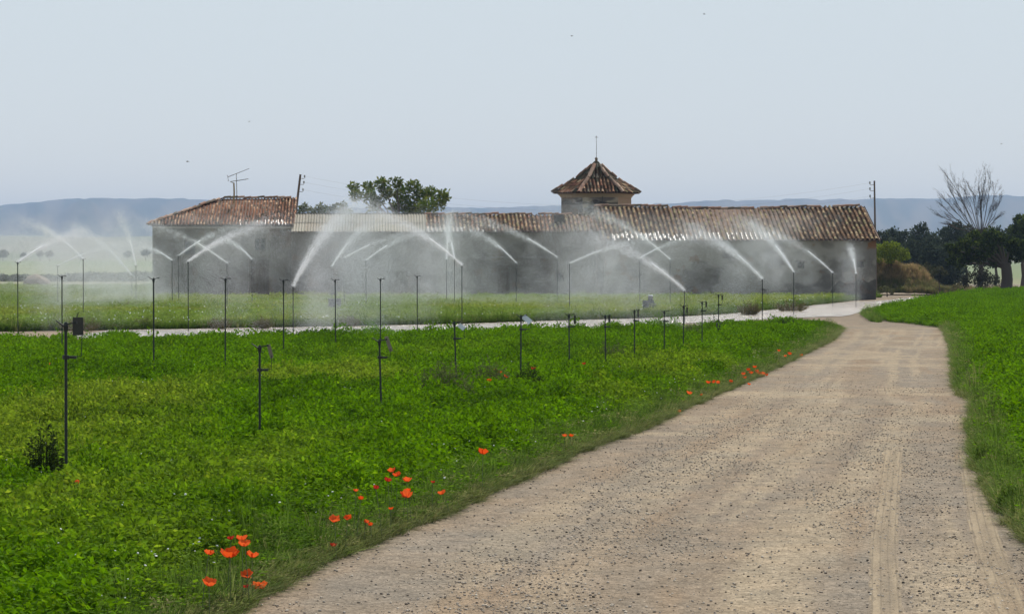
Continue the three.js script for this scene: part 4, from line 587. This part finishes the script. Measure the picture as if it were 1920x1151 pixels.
{
  const nearSet = 'scarlet poppy in the nearest cluster, ', midSet = 'scarlet poppy in the cluster halfway down the verge, ';
  const P = [[390, 1039, 18, nearSet + 'leftmost at mid height'], [432, 1011, 13, nearSet + 'small dark red one at upper left'], [453, 1012, 20, nearSet + 'topmost, standing upright'], [457, 1023, 22, nearSet + 'just under the topmost bloom'], [430, 1043, 33, nearSet + 'widest bloom in its centre'], [471, 1044, 22, nearSet + 'drooping at its right side'], [462, 1081, 22, nearSet + 'above the two lowest at right'], [390, 1097, 26, nearSet + 'lowest at left'], [461, 1102, 11, nearSet + 'dark bud-like one near the road'], [486, 1103, 28, nearSet + 'last one beside the gravel'],
    [624, 1024, 13, 'small dark red poppy alone between the two clusters'], [626, 977, 20, midSet + 'large round one at lower left'], [652, 973, 14, midSet + 'right beside the large round one'], [686, 980, 10, midSet + 'left of the lowest tiny pair'], [694, 985, 10, midSet + 'right of the lowest tiny pair'], [676, 936, 11, midSet + 'round one at the left flank'], [667, 921, 10, midSet + 'faded one above the left flank'], [704, 916, 11, midSet + 'left of the darker flat one'], [726, 902, 13, midSet + 'darker flat one below the top pair'], [735, 884, 15, midSet + 'topmost'], [744, 892, 15, midSet + 'touching the topmost'], [763, 902, 17, midSet + 'flat one right of the top pair'], [761, 931, 22, midSet + 'widest, low in the middle'], [764, 921, 12, midSet + 'pressed against the widest'], [733, 955, 9, midSet + 'tiny one below the widest'], [811, 905, 8, midSet + 'tiny dark one out to the right'], [829, 926, 15, midSet + 'upright one at the far right'],
    [905, 850, 18, 'single scarlet poppy at the crop edge above the middle cluster'], [1059, 818, 10, 'left one of two poppies side by side on the verge'], [1071, 818, 9, 'right one of two poppies side by side on the verge'], [1292, 738, 11, 'lone bright poppy in the crop near the bend'], [1274, 770, 8, 'lone small poppy right at the road edge near the bend'], [1316, 741, 5, 'tiny orange poppy right of the lone bright one'],
    [1328, 718, 9, 'first of the short row of orange poppies on the far verge'], [1340, 717, 8, 'second of the short row of orange poppies on the far verge'], [1347, 718, 8, 'third of the short row of orange poppies on the far verge'], [1371, 716, 7, 'orange poppy standing apart right of the short row']];
  const far = [[1395, 702, 8], [1397, 709, 8], [1404, 694, 7], [1409, 700, 9], [1416, 689, 8], [1419, 697, 8], [1423, 702, 12], [1431, 701, 11], [1439, 702, 7], [1405, 719, 6]].map((q, i) => [...q, 'small poppy in the dense far cluster by the bend, ' + ['leftmost', 'second from left, set lower', 'upper left', 'left of centre', 'topmost', 'just below the topmost', 'largest, in the centre', 'right beside the largest', 'rightmost', 'lowest, on the road edge'][i]]);
  const last = [[1461, 658, 6], [1474, 668, 6], [1481, 664, 8], [1502, 666, 8]].map((q, i) => [...q, ['leftmost', 'second', 'third', 'rightmost'][i] + ' of four tiny poppies at the field tip']);
  const mids = [[917, 714, 8, 'lowest poppy among the mid-field weeds'], [930, 694, 8, 'left of the top two poppies among the mid-field weeds'], [937, 699, 8, 'right of the top two poppies among the mid-field weeds'], [949, 707, 9, 'rightmost poppy among the mid-field weeds'], [1000, 692, 9, 'poppy growing out of the dark bushy weed'], [1095, 683, 7, 'small lone poppy right of the sprinkler with a dark weed'], [828, 728, 7, 'pale pink poppy in the grey-green weeds'], [143, 905, 9, 'orange poppy low beside the nearest sprinkler pole'], [92, 683, 6, 'pale poppy far in the crop behind the nearest sprinkler']];
  for (const [x, y, s, label] of [...P, ...far, ...last, ...mids]) {
    let h = 0.46, p; for (; h > 0.05; h -= 0.02) { p = onGround(x, y, h); if (p.x < roadL(-p.z) + 0.12) break; }
    const g = thing('poppy', [p.x, 0, p.z]), size = Math.min(0.115, s * -p.z / F) * 1.04, m = poppyMats[/dark/.test(label) ? 2 : Math.floor(rnd() * 2)]; tag(g, label, 'poppy', 'poppies along the verge');
    const tilt = new THREE.Euler(rr(-0.35, 0.38), rr(0, 6.28), rr(-0.4, 0.4)), lean = V(gauss() * 0.02, 0, gauss() * 0.02);
    part('stem', tube([V(lean.x * 2, 0, lean.z * 2), V(lean.x, h * 0.6, lean.z), V(0, h, 0)], 0.0028, 0.0022, 4), stemMat, g);
    for (let k = 0; k < 4; k++) { const q = part('petal', petals[k], m, g); q.position.set(0, h - size * 0.1, 0); q.quaternion.setFromEuler(tilt).multiply(new THREE.Quaternion().setFromEuler(new THREE.Euler(k % 2 ? 0.12 : -0.05, k * Math.PI / 2, 0))); q.scale.setScalar(size); }
    const c = part('seed_head', coreGeo, poppyCore, g); c.position.set(0, h - size * 0.1, 0); c.quaternion.setFromEuler(tilt); c.scale.setScalar(size);
  }
}

// ------------------------------------------------------------------ irrigation: sprinklers, valve boxes
const pipeMat = mat([0.016, 0.02, 0.016], 0.6), headMat = mat([0.014, 0.014, 0.013], 0.5), plateDark = mat([0.055, 0.05, 0.045], 0.8), plateWhite = mat([0.72, 0.72, 0.68], 0.5), plateTan = mat([0.26, 0.21, 0.16], 0.8);
// x, top row, base row (photo), lean of the foot in px, plate: null or [kind, dx px, dy px, w, h, tilt], label
const G1 = 'sprinklers of the dry front line', G2 = 'sprinklers of the second line', G3 = 'sprinklers in the wet field';
function sprinkler(x, top, base, foot, r, plate, collar, label, group, boxed) {
  const p = onGround(foot, base, group === G3 ? 0.28 : 0.36), d = -p.z, k = d / F, H = EYE - (top - HOR) * k, g = thing('sprinkler', [p.x, 0, p.z]); tag(g, label, 'sprinkler', group);
  const lean = (x - foot) * k, at = (y) => V(lean * y / H, y, 0);
  part('riser', tube([at(-0.15), at(H * 0.5), at(H)], r * 0.88, r * 0.8, 8), pipeMat, g);
  const head = part('head', join(new THREE.CylinderGeometry(r * 1.5, r * 1.1, 0.05, 8).translate(lean, H + 0.02, 0), new THREE.CylinderGeometry(r * 0.7, r * 1.4, 0.035, 8).translate(lean, H + 0.06, 0)), headMat, g);
  part('nozzle', new THREE.CylinderGeometry(r * 0.35, r * 0.6, 0.10, 6).rotateZ(0.95).translate(lean - 0.05, H + 0.065, 0), headMat, head);
  part('hammer_arm', join(new THREE.BoxGeometry(0.09, 0.012, 0.018).rotateZ(0.18).translate(lean + 0.045, H + 0.065, 0), new THREE.BoxGeometry(0.022, 0.022, 0.03).translate(lean + 0.09, H + 0.073, 0)), headMat, head);
  if (collar) part('collar', join(new THREE.CylinderGeometry(r * 1.9, r * 1.9, 0.035, 8).translate(lean * 0.9, H - collar, 0), boxAt(0.09, 0.025, 0.03, lean * 0.9 + 0.05, H - collar, 0)), headMat, g);
  if (plate) {
    const [m, dx, dy, w, h, tilt] = plate, c = V(lean + dx * k, H - dy * k, -0.06), pw = w * k, ph = h * k;
    part('bracket', tube([V(lean * 0.9, H - collar, 0), V(c.x + pw * 0.35, H - collar + 0.01, -0.04), V(c.x + pw * 0.4, c.y - ph * 0.3, -0.05)], 0.005, 0.005, 5), headMat, g);
    const pl = part('deflector_plate', new THREE.BoxGeometry(pw, ph, 0.006), m, g); pl.position.copy(c); pl.rotation.set(m === plateWhite ? -0.5 : 0.05, m === plateDark ? 0.3 : 0.1, tilt);
    if (m === plateDark && w > 15) part('plate_hook', tube([V(-0.01, ph / 2, 0), V(0, ph / 2 + 0.03, 0), V(0.012, ph / 2 + 0.05, 0)], 0.006, 0.004, 5), headMat, pl);
  }
  if (boxed) part('valve_housing', new THREE.BoxGeometry(0.12, 0.22, 0.12).translate(lean * 0.4, H - 0.83, 0), headMat, g);
  return { p, d, H, tip: V(p.x + lean, H + 0.08, p.z) };
}
sprinkler(122, 620, 895, 122, 0.0165, [plateDark, 21, -8, 20, 34, 0], 0.24, 'nearest tall sprinkler with a square dark plate beside its head', G1);
sprinkler(486, 660, 818, 486, 0.0155, [plateTan, 19, -1, 7, 26, 0.25], 0.20, 'sprinkler with small tan plate, second of the front line', G1);
sprinkler(711, 647, 774, 716, 0.0150, [plateTan, 17, -2, 7, 30, 0.32], 0.16, 'slightly leaning sprinkler with tilted tan plate, third of the front line', G1);
sprinkler(852, 612, 728, 857, 0.0150, [plateWhite, 13, 1, 14, 9, -0.7], 0.19, 'leaning sprinkler with slim white plate near the grey-green weeds', G1);
sprinkler(977, 599, 705, 976, 0.0155, [plateWhite, 11, 0, 19, 11, -0.72], 0.17, 'upright sprinkler with broad white plate above the dark bushy weed', G1);
sprinkler(1067, 596, 690, 1068, 0.0150, [plateDark, 11, 3, 4, 16, 0], 0.16, 'sprinkler right of the broad white plate with a small dark weed', G1);
sprinkler(1135, 598, 682, 1136, 0.0150, [plateDark, 8, 0, 4, 12, 0], 0.15, 'sprinkler with reddish neck, sixth of the front line from the broad plate', G1);
sprinkler(1190, 588, 674, 1190, 0.0150, [plateDark, 7, 0, 3, 12, 0], 0.14, 'tall thin sprinkler midway between broad white plate and field tip', G1);
sprinkler(1246, 589, 662, 1246, 0.0150, null, 0.15, 'plain sprinkler without plate near the pale valve box', G1);
sprinkler(1282, 579, 654, 1282, 0.0150, [plateDark, 7, 2, 3, 10, 0], 0.15, 'sprinkler in front of the spouting jet at the track', G1);
sprinkler(1317, 571, 645, 1317, 0.0150, [plateDark, 8, 0, 3, 10, 0], 0.15, 'thin sprinkler second from the field tip', G1);
sprinkler(1348, 557, 622, 1348, 0.0165, [plateDark, 7, 1, 3, 9, 0], 0.22, 'sprinkler carrying a square valve housing nearest the field tip', G1, true);
sprinkler(115, 523, 650, 115, 0.016, null, 0, 'dark tall sprinkler directly behind the nearest one', G2);
sprinkler(287, 529, 700, 287, 0.0165, null, 0, 'dark tall sprinkler in front of the farmhouse left corner', G2);
sprinkler(422, 529, 682, 421, 0.016, null, 0, 'dark tall sprinkler in front of the farmhouse door', G2);
sprinkler(531, 531, 664, 531, 0.016, null, 0, 'dark tall sprinkler left of the brightest jet', G2);
sprinkler(628, 530, 650, 629, 0.016, null, 0, 'dark tall sprinkler crossing the grey valve box', G2);
sprinkler(713, 528, 642, 713, 0.016, null, 0, 'dark tall sprinkler before the barn door', G2);
sprinkler(782, 522, 624, 782, 0.016, null, 0, 'dark tall sprinkler last of the second line to the right', G2);
const S3 = {};
for (const [id, x, top, base, label] of [['a', 32, 496, 617, 'leftmost sprinkler of the wet field'], ['b', 107, 501, 572, 'pale sprinkler half lost in spray at far left'], ['c', 155, 489, 590, 'tall sprinkler spouting against the hazy plain'], ['d', 254, 501, 566, 'sprinkler just left of the farmhouse wall'], ['e', 246, 518, 560, 'short misty sprinkler left of the farmhouse'], ['f', 322, 491, 571, 'sprinkler jetting left before the farmhouse corner'], ['g', 352, 494, 606, 'tall sprinkler throwing a jet right across the farmhouse'], ['h', 334, 482, 570, 'sprinkler behind, its jet crossing the farmhouse'], ['i', 425, 496, 577, 'sprinkler jetting left below the farmhouse windows'], ['j', 472, 489, 570, 'sprinkler beside the farmhouse door'], ['k', 549, 541, 616, 'low sprinkler sending up the brightest jet'], ['l', 622, 502, 572, 'sprinkler with a steep jet before the corrugated roof'], ['m', 645, 486, 570, 'sprinkler with a flat jet below the corrugated roof'], ['n', 686, 491, 572, 'sprinkler with a jet over the barn door'], ['o', 837, 489, 568, 'sprinkler with a straight upright jet at mid barn'], ['p', 852, 488, 571, 'sprinkler with a steep narrow jet at mid barn'], ['q', 866, 501, 599, 'nearer sprinkler jetting far left at mid barn'], ['r', 968, 496, 571, 'sprinkler before the right half of the barn'], ['s', 1045, 485, 569, 'sprinkler near the barn wing corner jetting left'], ['t', 1068, 497, 581, 'sprinkler with a bright splash at its head'], ['u', 1200, 487, 572, 'sprinkler throwing right under the wing roof'], ['v', 1257, 489, 570, 'sprinkler jetting up to the tower'], ['w', 1284, 548, 596, 'short sprinkler nearest the track with a long jet'], ['x', 1430, 527, 606, 'stout sprinkler spouting beside the white track'], ['y', 1489, 513, 578, 'sprinkler with a steep jet over the track edge'], ['z', 1562, 514, 566, 'sprinkler before the small vent of the wing'], ['zz', 1606, 516, 566, 'last sprinkler at the right corner of the wing']]) S3[id] = sprinkler(x, top, base, x, base > 590 ? 0.018 : 0.019, null, id === 'x' ? 0.28 : 0, label, G3);
{
  const vb = (x, y0, y1, w, label, capped) => { const p = onGround(x, y1, 0.28), d = -p.z, k = d / F, h = EYE - (y0 - HOR) * k, W = w * k, g = thing('valve_box', [p.x, 0, p.z], 0.2); tag(g, label, 'valve box'); const b = part('cabinet', boxAt(W, h - 0.08, W * 0.7, 0, h / 2 + 0.04, 0), mat([0.085, 0.085, 0.09], 0.7), g); part('door_panel', boxAt(W * 0.8, (h - 0.25) * 0.8, 0.02, 0, (h - 0.25) / 2 + 0.25, W * 0.36), mat([0.075, 0.075, 0.08], 0.6), b); part('plinth', boxAt(W * 1.15, 0.1, W * 0.85, 0, 0.03, 0), mat([0.2, 0.19, 0.18], 0.9), g); if (capped) { const c = part('round_housing', new THREE.CylinderGeometry(W * 0.24, W * 0.24, 0.22, 14).translate(W * 0.22, h + 0.08, 0), mat([0.09, 0.09, 0.095], 0.6), g); part('pale_lid', new THREE.CylinderGeometry(W * 0.2, W * 0.27, 0.05, 14).translate(W * 0.22, h + 0.21, 0), mat([0.8, 0.8, 0.78], 0.4), c); part('side_bar', boxAt(0.08, 0.36, 0.06, W * 0.72, h * 0.55, 0), mat([0.07, 0.08, 0.07], 0.7), g); } else part('roof_plate', boxAt(W * 1.06, 0.03, W * 0.78, 0, h + 0.015, 0), mat([0.12, 0.12, 0.12], 0.6), g); };
  vb(627, 561, 582, 22, 'plain grey valve box standing in the crop below the corrugated roof', false);
  vb(1216, 563, 581, 19, 'dark valve box with round pale lid standing in the crop before the wing', true);
}

// ------------------------------------------------------------------ water: jets and drifting drizzle
const spray = (n, R, r0, r1) => mergeGeometries(Array.from({ length: n }, () => { const v = dirRnd().multiplyScalar(R * Math.cbrt(rnd())); return bare(new THREE.TetrahedronGeometry(rr(r0, r1))).rotateX(rr(0, 6)).rotateY(rr(0, 6)).translate(v.x, v.y, v.z); }));
const dropGeo = spray(14, 0.055, 0.0026, 0.0044), waterMat = new THREE.MeshPhysicalMaterial({ color: new THREE.Color().setRGB(0.95, 0.96, 0.97), roughness: 0.95, transmission: 0.5, thickness: 0, side: THREE.DoubleSide });
const Q = new THREE.Quaternion(), drop = (p, s) => new THREE.Matrix4().compose(p, Q.setFromEuler(new THREE.Euler(rr(0, 6.28), rr(0, 6.28), rr(0, 6.28))), V(s, s, s));
const drizzle = [];
function jet(id, px0, py0, pxA, pyA, sign, power, label) {
  const s0 = S3[id], d = s0 ? s0.d : 150, P0 = s0 ? s0.tip.clone() : atDist(px0, py0, d), hA = Math.max(0.35, (py0 - pyA) / F * d), L = (pxA - px0) / F * d, th = Math.tan(0.50), sA = Math.max(Math.abs(L) * 1.02, 2 * hA / th), dz = Math.sqrt(Math.max(0, sA * sA - L * L)) * sign, dir = V(L, 0, dz).divideScalar(sA);
  let zr = 1; if (sign < 0) zr = Math.min(1, Math.max(0.05, (173 - d)) / Math.max(0.01, -dir.z * sA * 2)); dir.z *= zr;
  const at = (t) => V(P0.x + dir.x * sA * t, P0.y + hA * (1.35 * t - 0.35 * t * t), P0.z + dir.z * sA * t), g = thing('water_jet', [P0.x, P0.y, P0.z]); tag(g, label, 'water jet', 'jets of the sprinklers');
  const rel = (t) => at(t).sub(P0);
  part('stream', tube([0.01, 0.1, 0.2, 0.3, 0.42].map(rel), 0.009, 0.018, 6), waterMat, g);
  const list = [], nC = Math.round(1250 * power * (0.5 + hA)), nF = Math.round(700 * power * (0.4 + hA));
  for (let i = 0; i < nC; i++) { const t = Math.pow(rnd(), 0.85) * (1.0 + 0.35 * rnd()), puls = 0.35 + 0.65 * noise(t * 11, px0); if (rnd() > puls) continue; const w = (0.014 + 0.10 * t) * (0.6 * hA + 0.5), p = rel(t).add(V(gauss() * w, gauss() * w - Math.abs(gauss()) * w * 1.4 * t, gauss() * w)); list.push(drop(p, rr(0.7, 1.25))); }
  for (let i = 0; i < nF; i++) { const t = rr(0.3, 1.7), q = at(t), y = q.y * Math.pow(rnd(), 0.7), w = 0.25 + 0.5 * t; const p = V(q.x + gauss() * w * 0.7, y, q.z + gauss() * w); if (p.y > 0.15 && fbm(p.x * 0.5, p.y * 0.4 + p.z * 0.1, 3) + 0.3 * rnd() > 0.5) drizzle.push(drop(p, rr(0.7, 1.2))); }
  for (let i = 0; i < 60; i++) { const a = Math.abs(gauss()) * 0.16; list.push(drop(V(gauss() * a * 1.6, gauss() * a * 0.6, gauss() * a), rr(0.6, 1.1))); }                     // splash at the head
  instanced('droplets', dropGeo, waterMat, list, null, g);
}
jet('f', 322, 490, 262, 462, -1, 1.0, 'jet arching left past the farmhouse corner');
jet('g', 352, 493, 500, 424, 1, 1.3, 'long jet rising right across the farmhouse wall');
jet('i', 425, 496, 322, 426, 1, 1.1, 'jet rising left to the farmhouse eave');
jet('h', 334, 481, 410, 424, -1, 0.8, 'fainter jet rising right behind the crossing ones');
jet('j', 472, 488, 408, 446, -1, 0.8, 'short jet rising left from beside the farmhouse door');
jet('k', 549, 540, 672, 405, 1, 1.9, 'brightest jet rising right to the corrugated roof');
jet('l', 622, 502, 672, 418, -1, 1.2, 'steep jet just right of the brightest one');
jet('m', 645, 485, 752, 436, -1, 0.8, 'flat jet drifting right below the corrugated roof');
jet('n', 686, 490, 772, 434, -1, 0.8, 'thin jet rising right over the barn door');
jet('q', 866, 500, 728, 402, 1, 1.4, 'long jet climbing left to the middle of the barn roof');
jet('o', 837, 487, 836, 398, -1, 1.0, 'upright jet shooting straight to the barn eave');
jet('p', 852, 487, 833, 426, -1, 0.7, 'narrow jet leaning into the upright one');
jet('r', 968, 495, 884, 428, -1, 1.0, 'jet rising left before the right half of the barn');
jet('s', 1045, 484, 912, 416, 1, 1.1, 'jet rising far left from the wing corner to the tiles');
jet('t', 1068, 497, 1205, 449, 1, 0.9, 'low jet slanting right under the wing eave');
jet('u', 1200, 487, 1292, 447, -1, 0.8, 'faint jet slanting right at the middle of the wing');
jet('w', 1284, 547, 1122, 448, 1, 1.5, 'long low jet thrown left from the sprinkler at the track');
jet('v', 1257, 488, 1105, 398, 1, 1.4, 'high jet sweeping left up to the tower foot');
jet('x', 1430, 522, 1295, 434, 1, 1.7, 'bright jet curving left onto the wet wing tiles');
jet('y', 1489, 508, 1442, 412, -1, 1.3, 'steep white jet hitting the wing roof');
jet('z', 1562, 510, 1482, 430, -1, 1.1, 'jet rising left to the eave from before the small vent');
jet('zz', 1606, 515, 1618, 462, -1, 0.8, 'short upright jet at the right corner of the wing');
jet('a', 32, 492, 110, 432, -1, 1.0, 'leftmost jet rising right over the plain');
jet('c', 155, 486, 20, 412, -1, 1.2, 'jet climbing left against the blue hills');
jet('b', 107, 500, 205, 455, -1, 0.9, 'pale jet crossing low over the hazy plain');
jet('e', 246, 517, 118, 424, -1, 1.1, 'misty jet rising left beside the farmhouse');
jet('d', 254, 500, 180, 402, -1, 0.8, 'high faint jet over the plain left of the farmhouse');
for (let n = 0, i = 0; n < 48000 && i < 900000; i++) {                                   // finer drizzle drifting through the whole wet field
  const px = rnd() < 0.42 ? rr(-60, 285) : rr(285, 1580), d = px < 280 ? rr(125, 235) : rr(128, 173), x = (px - 960) / F * d, hmax = px < 285 ? 4.0 : 4.4, y = 0.25 + hmax * Math.pow(rnd(), 1.2);
  const k = fbm(x * 0.20 + 7, y * 0.35 + d * 0.03, 3) * (1 - 0.3 * sm(1380, 1580, px));
  if (rnd() > Math.pow(sm(0.30, 0.68, k), 1.6)) continue; n++; drizzle.push(drop(V(x, y, -d), rr(0.7, 1.2)));
}
// every copy is a puff of droplets
const puff = spray(100, 0.30, 0.0022, 0.0037);
tag(instanced('drizzle', puff, waterMat, drizzle), 'fine drizzle from the sprinklers drifting before the buildings', 'water spray', null, 'stuff');
{ // birds high over the field
  const m = mat([0.05, 0.045, 0.04], 0.8);
  for (const [x, y, d, a, label] of [[467, 228, 150, 0.3, 'tiny dark bird in the sky above the farmhouse aerial'], [351, 303, 150, 1.4, 'tiny dark bird in the sky left of the aerial'], [1072, 68, 170, 0.8, 'tiny dark bird high above the tower'], [1320, 27, 170, 2.2, 'tiny dark bird near the top edge of the sky'], [1878, 270, 170, 0.1, 'tiny dark bird above the bare tree']]) {
    const p = atDist(x, y, d), g = thing('bird', [p.x, p.y, p.z], a); tag(g, label, 'bird', 'birds in the sky');
    part('body', new THREE.SphereGeometry(1, 10, 7).scale(0.024, 0.022, 0.075), m, g); for (const s of [-1, 1]) { const w = new Soup(); w.quad(V(0.01 * s, 0.005, -0.03), V(0.01 * s, 0.005, 0.03), V(0.075 * s, 0.035, 0.02), V(0.075 * s, 0.035, -0.02), [1, 1, 1]); w.tri(V(0.075 * s, 0.035, 0.02), V(0.075 * s, 0.035, -0.02), V(0.15 * s, 0.02, 0.035), [1, 1, 1]); part('wing', w.geo(), m, g); }
    part('tail', new THREE.ConeGeometry(0.022, 0.06, 5).rotateX(-Math.PI / 2).scale(1.2, 0.3, 1).translate(0, 0, 0.09), m, g);
  }
}
renderer.render(scene, camera);
